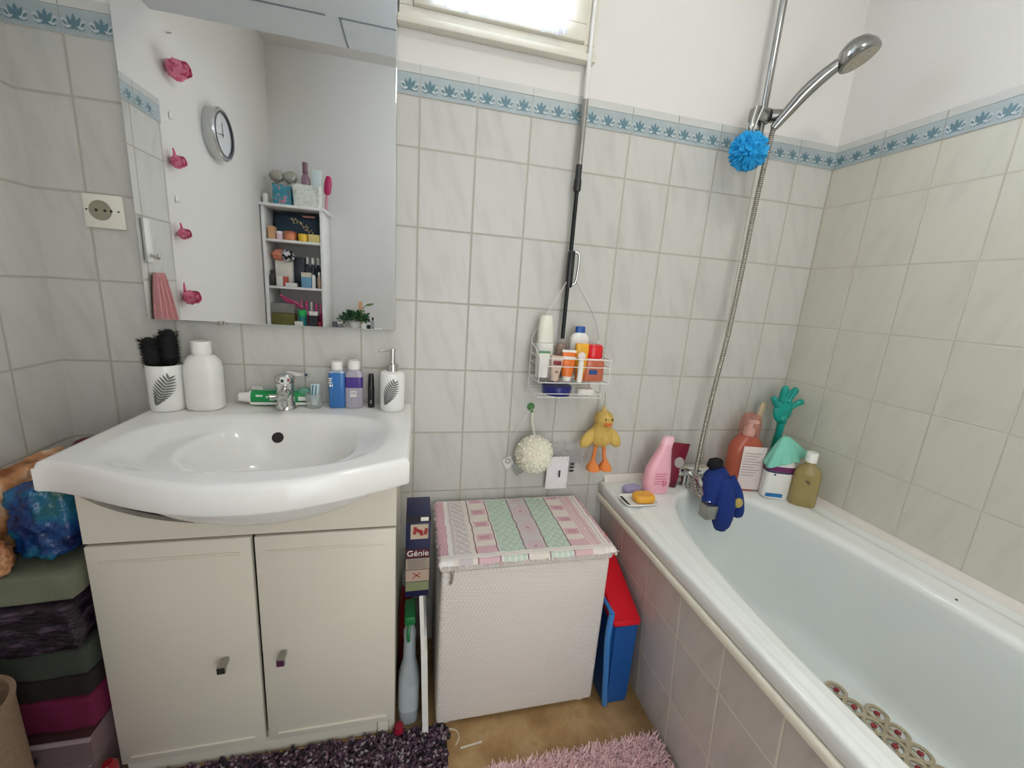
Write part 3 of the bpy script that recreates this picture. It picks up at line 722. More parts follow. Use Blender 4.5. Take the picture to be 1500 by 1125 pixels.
FLUFF = M('yellow_plush', (216, 184, 100), .85, var=.15, nscale=120, bump=.9, bscale=420)
ORG = M('orange_felt', (226, 132, 66), .75, bump=.4, bscale=500)
dk = thing('plush_duck', 'yellow plush duckling with orange legs dangling from the wire caddy', 'soft toy', (-.757, -.055, .655))
def fz(s): return lambda d: 1 + .07 * noise.noise(d * 9 + Vector((s, 0, 0)))
mb = MB(); mb.ico((0, 0, .118), (.037, .030, .042), 4, fz(1)); mb.ico((.002, -.004, .172), (.029, .028, .029), 4, fz(4)); mb.ico((.0, 0, .146), (.027, .024, .02), 3)
mb.tube([(0, 0, .195), (.001, 0, .205), (-.002, 0, .216)], lambda k: .009 - .006 * k, 10, smooth=3)
for i in range(1500):
    c, r = random.choice([((0, 0, .118), (.037, .030, .042)), ((.002, -.004, .172), (.029, .028, .029))])
    d = Vector((random.gauss(0, 1), random.gauss(0, 1), random.gauss(0, 1))).normalized(); p = Vector(c) + Vector((d.x * r[0], d.y * r[1], d.z * r[2])) * .97
    e = p + (d + Vector((random.uniform(-.5, .5), random.uniform(-.5, .5), -.5))).normalized() * .006; n = d.orthogonal().normalized() * .0011
    mb.poly([p + n, p - n, e])
ob('body', mb, FLUFF, dk, ang=0)
for sg, a in ((-1, .75), (1, -.75)):
    mb = MB(); mb.ico((sg * .043, -.002, .108), (.021, .014, .040), 4, fz(7 + sg), rot3('Y', a * .9)); ob('wing', mb, FLUFF, dk, ang=0)
for sg in (-1, 1):
    lg = ob('leg', MB().tube([(sg * .014, 0, .085), (sg * .017, -.002, .055), (sg * .021, -.004, .03)], .006, 10, smooth=3), ORG, dk)
    mb = MB(); mb.loft([(.0, .021, .022, 2.4, 0, -.006), (.010, .021, .020, 2.3, 0, -.004), (.026, .010, .010, 2.1), (.034, .006, .006)], (sg * .022, -.008)); ob('foot', mb, ORG, lg)
ob('beak', MB().loft([(.158, .010, .012, 2.2, 0, -.004), (.163, .013, .014, 2.2, 0, -.004), (.168, .008, .009, 2.1)], (.004, -.027)), ORG, dk)
for x in (-.006, .016): ob('eye', MB().ell((x + .002, -.030, .178), .0032, 10, 8), M('brown_eye', (58, 34, 26), .2), dk)
ob('loop', MB().tube([(0, 0, .214), (.0, .002, .24), (0, .008, .258)], .0010, 6), M('grey_thread', (150, 148, 140), .7), dk)
# ==SPLIT==
# ------------------------------------------------------------------ laundry hamper with patchwork mat
hx0, hx1, hy0, hy1, hz = -1.284, -.816, -.318, -.022, .535
t = NT('white_wicker'); pos = t.add('ShaderNodeTexCoord').outputs['Object']
sp = t.add('ShaderNodeSeparateXYZ'); t.link(pos, sp.inputs[0])
xy = t.math('ADD', sp.outputs[0], sp.outputs[1])
rowf = t.math('MULTIPLY', t.math('ADD', sp.outputs[2], t.math('MULTIPLY', xy, .10)), 150.); rw = t.math('FLOOR', rowf)
k = t.math('ADD', t.math('MULTIPLY', xy, 92.), t.math('MULTIPLY', rw, -.30))
w1 = t.math('ABSOLUTE', t.math('SINE', t.math('MULTIPLY', k, PI)))
w2 = t.math('ABSOLUTE', t.math('SINE', t.math('MULTIPLY', rowf, PI)))
hgt = t.math('MULTIPLY', t.math('POWER', w1, .6), t.math('POWER', w2, .6))
wc = t.mix(hgt, rgb(214, 207, 198), rgb(234, 228, 221))
b = t.bsdf(wc, .6); t.bump(b, hgt, .5, .0025)
WICKER = t.m
hm = thing('laundry_hamper', 'white woven rectangular laundry hamper between the vanity cabinet and the bath', 'laundry basket', ((hx0 + hx1) / 2, (hy0 + hy1) / 2, .0))
W2, D2 = (hx1 - hx0) / 2, (hy1 - hy0) / 2
mb = MB(); mb.box(-W2, W2, -D2, D2, .018, hz - .03, .010, 3); ob('hamper_body', mb, WICKER, hm, ang=60)
mb = MB(); mb.box(-W2 - .004, W2 + .004, -D2 - .006, D2, hz - .029, hz, .008, 3); ob('lid', mb, WICKER, hm, ang=60)
for x in (-W2 + .03, W2 - .03):
    for y in (-D2 + .03, D2 - .03): ob('foot', MB().lathe([(0, .0005), (.014, .0005), (.016, .019), (0, .019)], (x, y)), WHITE_PL, hm)
mb = MB(); mb.tube([(-W2 + .028, -D2 - .007, .508), (-W2 + .028, -D2 - .011, .50), (-W2 + .026, -D2 - .011, .485), (-W2 + .023, -D2 - .005, .474)], .003, 8, smooth=3); mb.ell((-W2 + .028, -D2 - .007, .508), .0055)
ob('clasp', mb, M('pewter', (190, 186, 176), .35, .7), hm)

pmt = thing('patchwork_mat', 'pink and pale green patchwork mat with fringe covering the hamper lid', 'mat', ((hx0 + hx1) / 2, (hy0 + hy1) / 2, hz))
cols = [M('mat_cream', (232, 222, 212), .85, bump=.6, bscale=700), M('mat_pink', (220, 182, 188), .85, bump=.6, bscale=700), M('mat_green', (200, 215, 200), .85, bump=.6, bscale=700),
        M('mat_grey_pink', (208, 198, 198), .85, bump=.6, bscale=700), M('mat_plum', (128, 94, 102), .85), M('mat_white', (240, 236, 232), .85, bump=.6, bscale=700), M('mat_rose', (206, 156, 166), .85, bump=.6, bscale=700), M('mat_sage', (180, 200, 182), .85, bump=.6, bscale=700)]
MX0, MX1, MY0, MY1 = -W2 - .006, W2 + .010, -D2 - .014, D2 - .004
nx, ny = 150, 90
stripes = [(.055, 'b'), (.075, 'w'), (.10, 'p'), (.175, 'g'), (.20, 'c'), (.205, 'd'), (.32, 'q'), (.325, 'd'), (.335, 'c'), (.475, 'G'), (.482, 'd'), (.60, 'k'), (.607, 'd'), (.74, 'G'), (.747, 'd'), (.85, 'Q'), (.93, 'P'), (.945, 'w'), (.96, 'p'), (.975, 'w'), (1.01, 'b')]
def matcol(u, v):
    # u across, v front(0)..back(1)
    if v < .045: e = 'edge'
    elif v < .065 or v > .985: return 5
    elif v < .09: return 0
    elif v < .105: return 5
    else: e = ''
    s = next(c for q, c in stripes if u <= q)
    if e == 'edge': return {'b': 5, 'w': 5, 'p': 0, 'g': 3, 'c': 0, 'd': 4, 'q': 1, 'G': 2 if int(u * 150) % 5 else 5, 'k': 0, 'Q': 1, 'P': 0}[s]
    if s == 'b': return 1 if (int(u * 300) + int(v * 40)) % 3 else 6
    if s == 'w': return 5
    if s == 'p': return 0 if int(u * 200) % 2 else 3
    if s == 'g': return 3 if (int(v * 36) + int(u * 60)) % 3 else 0
    if s == 'c': return 0
    if s == 'd': return 4
    if s in 'qQ':
        w = (v * 4.6) % 1
        cu = (u - .265) / .05 if s == 'q' else (u - .80) / .05
        if v < .2: return 1
        if abs(w - .5) < .22 and abs(cu) < .95: return 6 if abs(w - .5) < .13 and abs(cu) < .6 else 1
        return 0
    if s == 'G':
        a = (u * 40 + v * 22) % 2; c2 = (u * 40 - v * 22) % 2
        return 7 if (abs(a - 1) < .22 or abs(c2 - 1) < .22) else 2
    if s == 'k':
        w = (v * 3.4) % 1; r = math.hypot((u - .541) / .05, (w - .5) / .34)
        return 1 if .55 < r < .8 else (6 if r < .25 else 3)
    if s == 'P': return 1 if int(u * 230) % 4 else 0
    return 0
mb = MB(); vs = []
for j in range(ny + 1):
    r = []
    for i in range(nx + 1):
        u, v = i / nx, j / ny; x = MX0 + (MX1 - MX0) * u; y = MY0 + (MY1 - MY0) * v
        z = .0055 + .0012 * noise.noise(Vector((x * 60, y * 60, 1)))
        if y < -D2 - .004: z -= (-D2 - .004 - y) * .9
        if x < -W2 - .002: z -= (-W2 - .002 - x) * .8
        if x > W2 + .004: z -= (x - W2 - .004) * .8
        r.append(mb._v((x + .004 * noise.noise(Vector((v * 9, 3, 0))), y + .004 * noise.noise(Vector((u * 14, 7, 0))), z)))
    vs.append(r)
for j in range(ny):
    for i in range(nx): mb.mi = matcol((i + .5) / nx, (j + .5) / ny); mb.face([vs[j][i], vs[j][i + 1], vs[j + 1][i + 1], vs[j + 1][i]])
ob('woven_top', mb, cols, pmt, ang=0)
mb = MB()
for i in range(210):
    u = random.random(); side = random.choice('fffrl')
    if side == 'f': p = Vector((MX0 + (MX1 - MX0) * u, MY0 + .002, -.004)); d = Vector((random.uniform(-.3, .3), -.35, -1))
    elif side == 'r': p = Vector((MX1 - .002, MY0 + (MY1 - MY0) * u, .001)); d = Vector((1, random.uniform(-.4, .4), -.7))
    else: p = Vector((MX0 + .002, MY0 + (MY1 - MY0) * u, .002)); d = Vector((-1, random.uniform(-.4, .4), -.7))
    mb.mi = random.choice((0, 1, 5, 5)); L = random.uniform(.005, .010); mb.tube([p, p + d.normalized() * L], .0011, 5)
ob('fringe', mb, cols, pmt, ang=0)['kind'] = 'stuff'

# ------------------------------------------------------------------ narrow gap between cabinet and hamper
wp = thing('folded_drying_board', 'slim white folded board standing upright between the vanity cabinet and the hamper', 'board', (-1.318, -.17, 0))
mb = MB()
mb.rings([[(-.002 + a, y, .012) for a, y in ((0, -.16), (.016, -.16), (.016, .13), (0, .13))], [(-.0115 + a, y, .288) for a, y in ((0, -.16), (.016, -.16), (.016, .13), (0, .13))]])
ob('lower_panel', mb, WHITE_PL, wp)
mb = MB(); mb.rings([[(-.0118 + a, y, .2885) for a, y in ((0, -.158), (.010, -.158), (.010, .13), (0, .13))], [(-.0195 + a, y, .452) for a, y in ((0, -.158), (.010, -.158), (.010, .13), (0, .13))]])
ob('upper_panel', mb, WHITE_PL, wp)
ob('foot', MB().box(-.0035, .0155, -.161, .131, .0005, .0118, .001), STEEL, wp)

dx = thing('detergent_box', 'tall dark blue detergent carton wedged upright between the vanity cabinet and the hamper', 'box', (-1.343, -.285, .4535)); dx.scale = (.90, 1, .885)
BW, BH = .032, .252
BOXB = M('carton_navy', (22, 26, 66), .45); BOXK = M('carton_black', (22, 22, 28), .45)
ob('carton', MB().box(-BW, BW, -.045, .045, .0, BH, .0012), BOXB, dx)
def panel(nm, z0, z1, m, x0=-BW + .001, x1=BW - .001, y=-.0456, ex=.0005): return ob(nm, MB().box(x0, x1, y - ex, y, z0, z1), m, dx)
panel('top_flap', .232, BH - .001, BOXK); panel('white_tag', .236, .247, PAPER, .006, .026, -.0462)
pic = panel('picture', .182, .226, M('carton_cream', (186, 170, 148), .5), -.020, .026)
mb = MB()
for i in range(9): a = random.uniform(-.016, .022); z = random.uniform(.188, .220); mb.box(a - .004, a + .004, -.0468 - i * .00003, -.0462, z - .005, z + .005, .001)
ob('picture_print', mb, M('carton_red', (156, 44, 40), .5), pic)
panel('brand_band', .124, .150, M('carton_maroon', (78, 26, 34), .5))
text('brand_lettering', 'Génie', .024, PAPER, dx, (0, -.0468, .138), FRONT)
pn = panel('text_panel', .088, .122, M('carton_beige', (160, 148, 134), .5))
mb = MB()
for i in range(8): mb.box(-.026, .026 - .004 * (i % 3), -.0466, -.0462, .092 + i * .0036, .0932 + i * .0036)
ob('small_print', mb, M('carton_grey_ink', (122, 108, 98), .5), pn)
pn = panel('warning_panel', .050, .086, M('carton_pale', (176, 154, 138), .5))
mb = MB()
for a in (.9, -.9):
    d = Vector((math.cos(a) * .016, 0, math.sin(a) * .010)); n = Vector((-d.z, 0, d.x)).normalized() * .0013; c = Vector((-.002, -.0466, .069))
    mb.poly([c - d - n, c + d - n, c + d + n, c - d + n])
ob('red_cross', mb, M('carton_red', (156, 44, 40), .5), pn)
panel('green_panel', .020, .048, M('carton_green', (126, 132, 96), .5))

cb = thing('spray_cleaner_bottle', 'clear grey spray bottle with green nozzle in the gap beside the vanity cabinet', 'bottle', (-1.3585, -.262, 0))
ob('bottle_body', MB().loft([(.003, .026, .030, 3), (.01, .028, .033, 3), (.15, .028, .033, 3), (.19, .020, .023, 2.4), (.205, .017, .019), (.265, .0155, .017), (.27, .014, .015)]), clear('grey_clear', (196, 206, 210), .12, .75), cb)
ob('collar', MB().lathe([(0, .271), (.017, .271), (.017, .295), (.012, .305), (.012, .35), (0, .35)]), clear('grey_clear', (196, 206, 210), .12, .75), cb)
mb = MB(); mb.box(-.014, .014, -.045, .026, .345, .372, .006); mb.tube([(0, -.03, .345), (-.004, -.042, .318), (-.003, -.040, .296)], .005, 8, smooth=3)
ob('trigger_head', mb, M('green_nozzle', (30, 118, 62), .35), cb)
ob('label', MB().loft([(.05, .0284, .0334, 3), (.135, .0284, .0334, 3)]), M('pale_blue_label', (184, 194, 198), .4), cb)
cb2 = bottle('toilet_cleaner_bottle', 'dark red bottle with grey cap at the back of the gap beside the vanity cabinet', 'bottle', (-1.3715, -.13, 0),
             [(.003, .020, .03, 3), (.25, .020, .03, 3), (.29, .016, .018), (.335, .013, .013)], M('dark_red_plastic', (136, 22, 30), .3), [(.336, .0135, .0135), (.370, .0125, .0125), (.380, .008, .008)], M('grey_cap', (142, 146, 142), .4))
tag(ob('crimson_stopper', MB().lathe([(0, .0145), (.013, .0145), (.0115, .034), (0, .036)]), M('crimson_plastic', (150, 22, 48), .4), loc=(-1.383, -.312, -.001)), 'small crimson stopper on the dark rug at the foot of the clear spray bottle', 'stopper')

# ------------------------------------------------------------------ blue bin between hamper and bath
bn = thing('storage_bin', 'blue plastic bin with red lid squeezed between the hamper and the bath', 'storage bin', (-.742, -.2, .001))
BLUE = M('blue_plastic', (20, 84, 156), .35); BLUE2 = M('light_blue_plastic', (58, 128, 196), .35)
mb = MB()
mb.rings([[(-.038, -.126, 0), (.048, -.126, .0), (.048, .13, 0), (-.038, .13, 0)], [(-.048, -.132, .28), (.044, -.132, .28), (.044, .13, .33), (-.048, .13, .33)]])
bmesh.ops.bevel(mb.bm, geom=[e for e in mb.bm.edges if abs(e.verts[0].co.z - e.verts[1].co.z) > .1], offset=.012, segments=3, affect='EDGES')
ob('bin_body', mb, BLUE, bn)
mb = MB(); mb.tube([(-.055, -.134, .335), (-.060, -.138, .30), (-.060, -.138, .24), (-.050, -.136, .14), (-.042, -.134, .05), (-.036, -.132, .006)], .0085, 10, smooth=5)
mb.tube([(-.055, .10, .335), (-.055, -.134, .335)], .0065, 10)
ob('side_rim', mb, BLUE2, bn)
mb = MB()
mb.rings([[(-.049, -.137, .281), (.046, -.137, .278), (.046, .12, .331), (-.049, .12, .331)], [(-.050, -.137, .302), (.045, -.137, .298), (.030, .11, .44), (-.052, .11, .45)]])
bmesh.ops.bevel(mb.bm, geom=mb.bm.edges[:], offset=.008, segments=3, affect='EDGES')
lid = ob('lid', mb, M('red_plastic', (206, 16, 34), .3), bn)

# ------------------------------------------------------------------ bathtub
bt = thing('bathtub', 'white enamel bathtub along the right wall behind the tiled panel', 'bathtub', (-.37, -.8, 0))
ocx, ocy = -.388, -.845
N = 140
def ring_in(ins, z, lx=.262, rx=.255, fy=.745, ny_=.72, e=3.0, skew=1):
    r = []
    for i in range(N):
        a = 2 * PI * i / N; ca, sa = math.cos(a), math.sin(a)
        hx = (rx if ca > 0 else lx) - ins; hy = (fy if sa > 0 else ny_) - ins * 1.2
        x = ocx + hx * math.copysign(abs(ca) ** (2 / 2.7), ca); y = ocy + hy * math.copysign(abs(sa) ** (2 / 2.7), sa)
        if x < ocx: x += .030 * max(0, (y + .75) / .6) * (ocx - x) / lx
        r.append(Vector((x, y, z)))
    return r
X0, X1, Y0, Y1 = -.716, -.002, -1.66, -.002
def ring_out(off, z):
    r = []
    x0, x1, y0, y1 = X0 + off, X1 - off, Y0 + off, Y1 - off
    for p in ring_in(0, 0):
        d = p - Vector((ocx, ocy, 0)); k = 1e9
        if d.x > 1e-6: k = min(k, (x1 - ocx) / d.x)
        if d.x < -1e-6: k = min(k, (x0 - ocx) / d.x)
        if d.y > 1e-6: k = min(k, (y1 - ocy) / d.y)
        if d.y < -1e-6: k = min(k, (y0 - ocy) / d.y)
        r.append(Vector((ocx + d.x * k, ocy + d.y * k, z)))
    # pull the nearest vertex onto each corner
    for cx_, cy_ in ((x0, y0), (x0, y1), (x1, y0), (x1, y1)):
        q = min(r, key=lambda v: (v.x - cx_) ** 2 + (v.y - cy_) ** 2); q.x, q.y = cx_, cy_
    return r
def mixr(a, b, k, z): return [Vector((p.x + (q.x - p.x) * k, p.y + (q.y - p.y) * k, z)) for p, q in zip(a, b)]
ri = ring_in(0, .58); ro = ring_out(.004, .58)
L0 = bt.location
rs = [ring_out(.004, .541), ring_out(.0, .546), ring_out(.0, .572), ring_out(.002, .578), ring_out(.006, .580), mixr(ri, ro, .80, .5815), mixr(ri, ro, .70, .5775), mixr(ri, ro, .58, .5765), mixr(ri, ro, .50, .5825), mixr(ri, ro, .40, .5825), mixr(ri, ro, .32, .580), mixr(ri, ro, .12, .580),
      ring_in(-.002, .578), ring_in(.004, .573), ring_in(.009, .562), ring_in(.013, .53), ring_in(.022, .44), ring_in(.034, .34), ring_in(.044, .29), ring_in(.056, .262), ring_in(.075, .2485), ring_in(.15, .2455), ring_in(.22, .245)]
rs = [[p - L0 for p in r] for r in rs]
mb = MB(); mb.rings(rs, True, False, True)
for f in mb.bm.faces:          # shade inside the bowl is put into its colour, darker than the rim
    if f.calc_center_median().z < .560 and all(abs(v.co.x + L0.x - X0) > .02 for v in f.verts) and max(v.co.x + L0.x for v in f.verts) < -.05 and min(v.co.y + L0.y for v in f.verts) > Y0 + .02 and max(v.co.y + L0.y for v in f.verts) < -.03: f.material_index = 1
ob('tub_shell', mb, [ENAMEL, M('shaded_bath_enamel', (225, 231, 227), .28, var=.04, nscale=8)], bt, ang=0)
mb = MB(Matrix.Translation(Vector((-.36, -.36, .262)) - L0)); mb.lathe([(.026, -.002), (.026, .003), (.018, .004), (.016, .001), (0, .001)])
ob('drain', mb, CHROME, bt)
mb = MB(); mb.ell(Vector((-.118, -.668, .5815)) - L0, (.003, .003, .0012), 8, 6); ob('chip', mb, DARKGAP, bt)
# sealing strips along the walls
mb = MB()
mb.rings([[(-.001, y, .5805), (-.022, y, .5805), (-.019, y, .585), (-.010, y, .588), (-.004, y, .594), (-.001, y, .598)] for y in (-1.7, -.002)])
struct(ob('trim_2', mb, M('white_sealant', (228, 222, 214), .45), ang=50))
mb = MB()
mb.rings([[(x, -.001, .5805), (x, -.016, .5805), (x, -.012, .590), (x, -.005, .600), (x, -.001, .603)] for x in (-.70, -.031)])
struct(ob('trim_3', mb, M('white_sealant', (228, 222, 214), .45), ang=50))

# anti-slip mat with red dots on the bath floor
am = thing('anti_slip_mat', 'beige scalloped lattice bath mat with red dots on the floor of the bathtub', 'bath mat', (-.352, -.905, .2495))
BEI = M('mat_beige', (176, 164, 138), .5, bump=.3); mb = MB(); dots = MB()
pit = .046
for i in range(-3, 4):
    for j in range(-7, 8):
        x = i * pit * .92; y = j * pit + (pit / 2 if i % 2 else 0)
        if abs(x) > .15 or (x / .16) ** 4 + (y / .33) ** 4 > 1.0: continue
        prof = [(.0245, .0), (.0245, .004), (.021, .0055), (.0165, .004), (.0165, 0)]
        R = [[(x + r * math.cos(2 * PI * k / 20), y + r * math.sin(2 * PI * k / 20), z) for k in range(20)] for r, z in prof]
        mb.rings(R, True, False, False)
        dots.lathe([(0, .001), (.0062, .001), (.0062, .005), (.004, .0066), (0, .007)], (x, y), 12)
        for k in range(3):
            a = k * 2 * PI / 3; mb.tube([(x + .005 * math.cos(a), y + .005 * math.sin(a), .002), (x + .018 * math.cos(a), y + .018 * math.sin(a), .002)], .0018, 6)
ob('lattice', mb, BEI, am); ob('red_dots', dots, M('ruby_rubber', (136, 22, 34), .35), am)

# ------------------------------------------------------------------ bath mixer tap, shower rail, hose, hand shower
bm_ = thing('bath_mixer', 'chrome bath mixer tap on the far rim of the bathtub', 'tap', (-.385, -.062, .5828))
ob('bar_body', MB().tube([(-.052, 0, .055), (.085, 0, .055)], .0205, 20), CHROME, bm_)
for x in (-.03, .065): ob('pillar', MB().lathe([(0, 0), (.024, 0), (.024, .004), (.015, .010), (.013, .04), (0, .04)], (x, 0)), CHROME, bm_)
for x, s in ((-.060, -1), (.094, 1)):
    b = MB(Matrix.Translation((x, 0, .055)) @ Matrix.Rotation(PI / 2, 4, 'Y')); b.lathe([(0, -.010), (.017, -.010), (.021, -.006), (.021, .006), (.017, .010), (0, .010)]); ob('handle', b, CHROME, bm_)
mb = MB(); mb.tube([(-.02, -.015, .052), (-.03, -.07, .050), (-.04, -.125, .030), (-.045, -.150, .010)], .013, 16, smooth=5)
sp = ob('spout', mb, CHROME, bm_)
mb = MB(); mb.box(-.072, -.030, -.178, -.138, -.034, .014, .005); ob('spout_end', mb, STEEL, sp)

rl = thing('shower_rail', 'upright chrome shower rail in the corner above the bath', 'shower rail', (-.362, -.058, 1.63))
RAILC = M('rail_chrome', (160, 160, 158), .16, 1.)
ob('rail', MB().tube([(0, 0, 0), (0, 0, .80)], .0098, 16), RAILC, rl)
for z in (.02, .78): ob('wall_bracket', MB().tube([(0, .001, z), (0, .056, z)], .0095, 14), CHROME, rl)
sl = MB(); sl.box(-.042, .018, -.022, .014, .120, .162, .009); sl.tube([(-.034, -.010, .130), (-.042, -.014, .098), (-.026, -.018, .078)], .0105, 12, smooth=3)
sl.tube([(.012, -.016, .140), (.040, -.028, .140)], .0175, 16)
ob('slider', sl, M('holder_chrome', (150, 150, 146), .22, 1.), rl)
hs = thing('hand_shower', 'chrome hand shower resting in the slider of the shower rail', 'shower head', (-.335, -.098, 1.765))
hp = [Vector(p) for p in ((-.010, .010, -.032), (.010, -.010, .006), (.030, -.034, .046), (.056, -.062, .084), (.080, -.086, .110))]
ob('handle', MB().tube(hp, lambda k: .0105 + .0045 * math.sin(PI * k) + .004 * k, 18, smooth=5), RAILC, hs)
nrm = Vector((.30, -.36, -.88)).normalized(); hc = Vector((.104, -.110, .120))
q = nrm.to_track_quat('Z', 'Y').to_matrix().to_4x4()
mb = MB(Matrix.Translation(hc) @ q)
mb.lathe([(0, -.040), (.018, -.038), (.035, -.027), (.0455, -.008), (.0475, .006), (.046, .0115), (.041, .0135), (0, .0135)], seg=40)
sh = ob('head', mb, RAILC, hs)
mb = MB(Matrix.Translation(hc) @ q); mb.lathe([(0, .0125), (.0375, .0125), (.038, .0142), (.024, .0152), (0, .0152)], seg=36)
for i in range(26):
    a = i * 2.399; r = .031 * math.sqrt((i + .5) / 26); mb.ell((r * math.cos(a), r * math.sin(a), .0155), .0016, 6, 4)
ob('spray_face', mb, M('spray_face_grey', (178, 170, 152), .4), sh)
t = NT('hose_metal'); co = t.add('ShaderNodeTexCoord').outputs['Object']
wv = t.add('ShaderNodeTexWave', wave_type='BANDS', bands_direction='Z'); wv.inputs['Scale'].default_value = 55.; t.link(co, wv.inputs['Vector'])
b = t.bsdf(t.mix(wv.outputs['Fac'], rgb(116, 112, 102), rgb(206, 202, 192)), .3, .9); t.bump(b, wv.outputs['Fac'], .7, .002)
hose = MB(); hose.tube([(-.343, -.088, 1.738), (-.346, -.084, 1.66), (-.352, -.082, 1.50), (-.354, -.080, 1.32), (-.362, -.080, 1.12), (-.377, -.082, .96), (-.391, -.086, .80), (-.404, -.098, .68), (-.424, -.125, .625), (-.440, -.160, .604), (-.434, -.190, .590)], .0072, 12, smooth=10)
tag(ob('shower_hose', hose, t.m, ang=0), 'ribbed metal shower hose hanging down from the hand shower to the bath mixer', 'hose')

bp = thing('mesh_sponge', 'bright blue mesh bath pouf hanging by a white cord from the shower rail slider', 'bath sponge', (-.439, -.118, 1.650))
ob('mesh_ball', MB().ico((0, 0, 0), (.048, .038, .045), 6, ruffle(11, 3.6, .22)), M('blue_mesh', (22, 160, 222), .6, bump=.5, bscale=600), bp, ang=0)
mb = MB(); mb.tube([(-.004, 0, .04), (.010, .018, .09), (.026, .030, .132)], .0018, 8, smooth=3); mb.tube([(.004, 0, .04), (.026, .018, .09), (.050, .032, .134)], .0018, 8, smooth=3)
ob('cord', mb, WHITE_WIRE, bp)

# ------------------------------------------------------------------ things on the bath rim
RZ = .5828
ds = thing('soap_dish', 'flat white soap dish on the left end of the bath rim', 'soap dish', (-.655, -.160, RZ))
mb = MB(); mb.loft([(0, .046, .030, 5), (.003, .054, .036, 5), (.008, .058, .040, 5), (.0095, .056, .038, 5), (.005, .050, .033, 5)]); ob('dish', mb, CERAMIC, ds, rz=.0)
ob('drain_slots', MB().box(-.048, -.041, -.028, .028, .0052, .0068), DARKGAP, ds)
def soap(lab, loc, r, m, rz): return tag(ob('soap_bar', MB().loft([(0, r[0] * .9, r[1] * .9, 3), (.006, r[0], r[1], 3), (r[2] - .006, r[0], r[1], 3), (r[2], r[0] * .85, r[1] * .82, 3)]), m, loc=loc, rz=rz), lab, 'soap')
soap('amber yellow bar of soap on the white soap dish', (-.641, -.168, RZ + .007), (.035, .024, .024), M('amber_soap', (226, 164, 48), .35, Subsurface_Weight=.1), -.1)
soap('lilac bar of soap behind the soap dish on the bath rim', (-.640, -.092, RZ), (.032, .020, .020), M('lilac_soap', (176, 166, 204), .5), .2)

pk = thing('pink_shampoo_bottle', 'pale pink curvy bottle on the far bath rim beside the soap dish', 'bottle', (-.556, -.098, RZ), (0, .02, 0))
ob('bottle_body', MB().loft([(0, .040, .020, 3), (.005, .045, .023, 3), (.04, .048, .024, 2.8), (.085, .044, .023, 2.6), (.125, .032, .020, 2.4, .006), (.155, .023, .016, 2.3, .012), (.172, .021, .015, 2.3, .015)]), M('pink_bottle', (240, 178, 192), .3), pk)
ob('cap', MB().loft([(.1725, .0215, .0155, 2.4, .015), (.188, .021, .015, 2.4, .018), (.196, .017, .012, 2.3, .020)]), M('pink_cap', (244, 196, 206), .3), pk)
mb = MB()
for i in range(5): mb.box(-.022, .020 - .006 * (i % 2), -.0245, -.0235, .072 - i * .009, .0745 - i * .009)
mb.box(.010, .014, -.0252, -.0236, .028, .050); mb.box(.018, .022, -.0252, -.0236, .030, .048)
ob('label_print', mb, M('rose_ink', (206, 110, 136), .5), pk)
rt = thing('scrub_tube', 'dark red squeeze tube standing on its cap behind the pale pink bottle', 'tube', (-.470, -.060, RZ), (0, .10, 0))
ob('cap', MB().lathe([(0, 0), (.020, 0), (.021, .004), (.021, .022), (0, .022)]), M('maroon_cap', (92, 20, 34), .3), rt)
MAR = M('maroon_tube', (120, 22, 46), .35)
ob('tube_body', MB().loft([(.0222, .020, .019), (.05, .025, .018, 2.4), (.12, .036, .008, 3), (.158, .039, .002, 4)]), MAR, rt)
mb = MB(Matrix.Translation((.002, -.0145, .092)) @ Matrix.Rotation(PI / 2 - .18, 4, 'X')); mb.lathe([(0, -.003), (.0185, -.003), (.0185, .0012), (0, .0012)]); ob('round_badge', mb, M('badge_grey', (178, 168, 166), .4), rt)
dr = thing('nail_brush', 'small dark red nail brush behind the shower hose on the bath rim', 'brush', (-.436, -.040, RZ))
ob('brush_back', MB().ell((-.012, -.006, .030), (.026, .012, .015), 18, 10), M('dark_red_gloss', (118, 24, 40), .3), dr)
mb = MB()
for i in range(8):
    for j in range(3): mb.tube([(-.030 + i * .005, -.012 + j * .006, .0), (-.030 + i * .005, -.012 + j * .006, .022)], .0012, 5)
ob('bristles', mb, PAPER, dr)

# blue terry mitt draped over the bath mixer
mt2 = thing('wash_mitt', 'royal blue terry wash mitt with black tuft draped over the bath mixer', 'wash mitt', (-.374, -.155, .588)); mt2.scale = (1.04, 1.04, 1.04)
TERRY = M('blue_terry', (13, 46, 122), .9, var=.15, nscale=160, bump=1., bscale=500)
def lump(s, f=7, a=.10): return lambda d: 1 + a * noise.noise(d * f * .4 + Vector((s, s, 0))) + .03 * noise.noise(d * f * 3)
mb = MB(); mb.ico((.006, .0, .055), (.042, .036, .045), 4, lump(1))
mb.tube([(-.005, -.012, .075), (-.034, -.034, .045), (-.052, -.050, .010)], lambda k: .020 + .016 * math.sin(PI * min(1, k * .9 + .1)) - .012 * k, 16, smooth=5)
mb.ico((-.046, -.044, .012), (.022, .022, .022), 3, lump(3))
mb.tube([(.0, -.030, .07), (-.008, -.058, .03), (-.010, -.068, -.03), (-.008, -.066, -.068)], lambda k: .022 + .010 * math.sin(PI * k), 16, smooth=5); mb.ico((-.008, -.066, -.066), (.022, .020, .020), 3, lump(4))
mb.tube([(.030, -.020, .07), (.046, -.045, .03), (.056, -.055, -.015), (.060, -.054, -.035)], lambda k: .022 - .006 * k, 16, smooth=5); mb.ico((.060, -.054, -.034), (.0165, .015, .018), 3, lump(5))
ob('terry_body', mb, TERRY, mt2, ang=0)
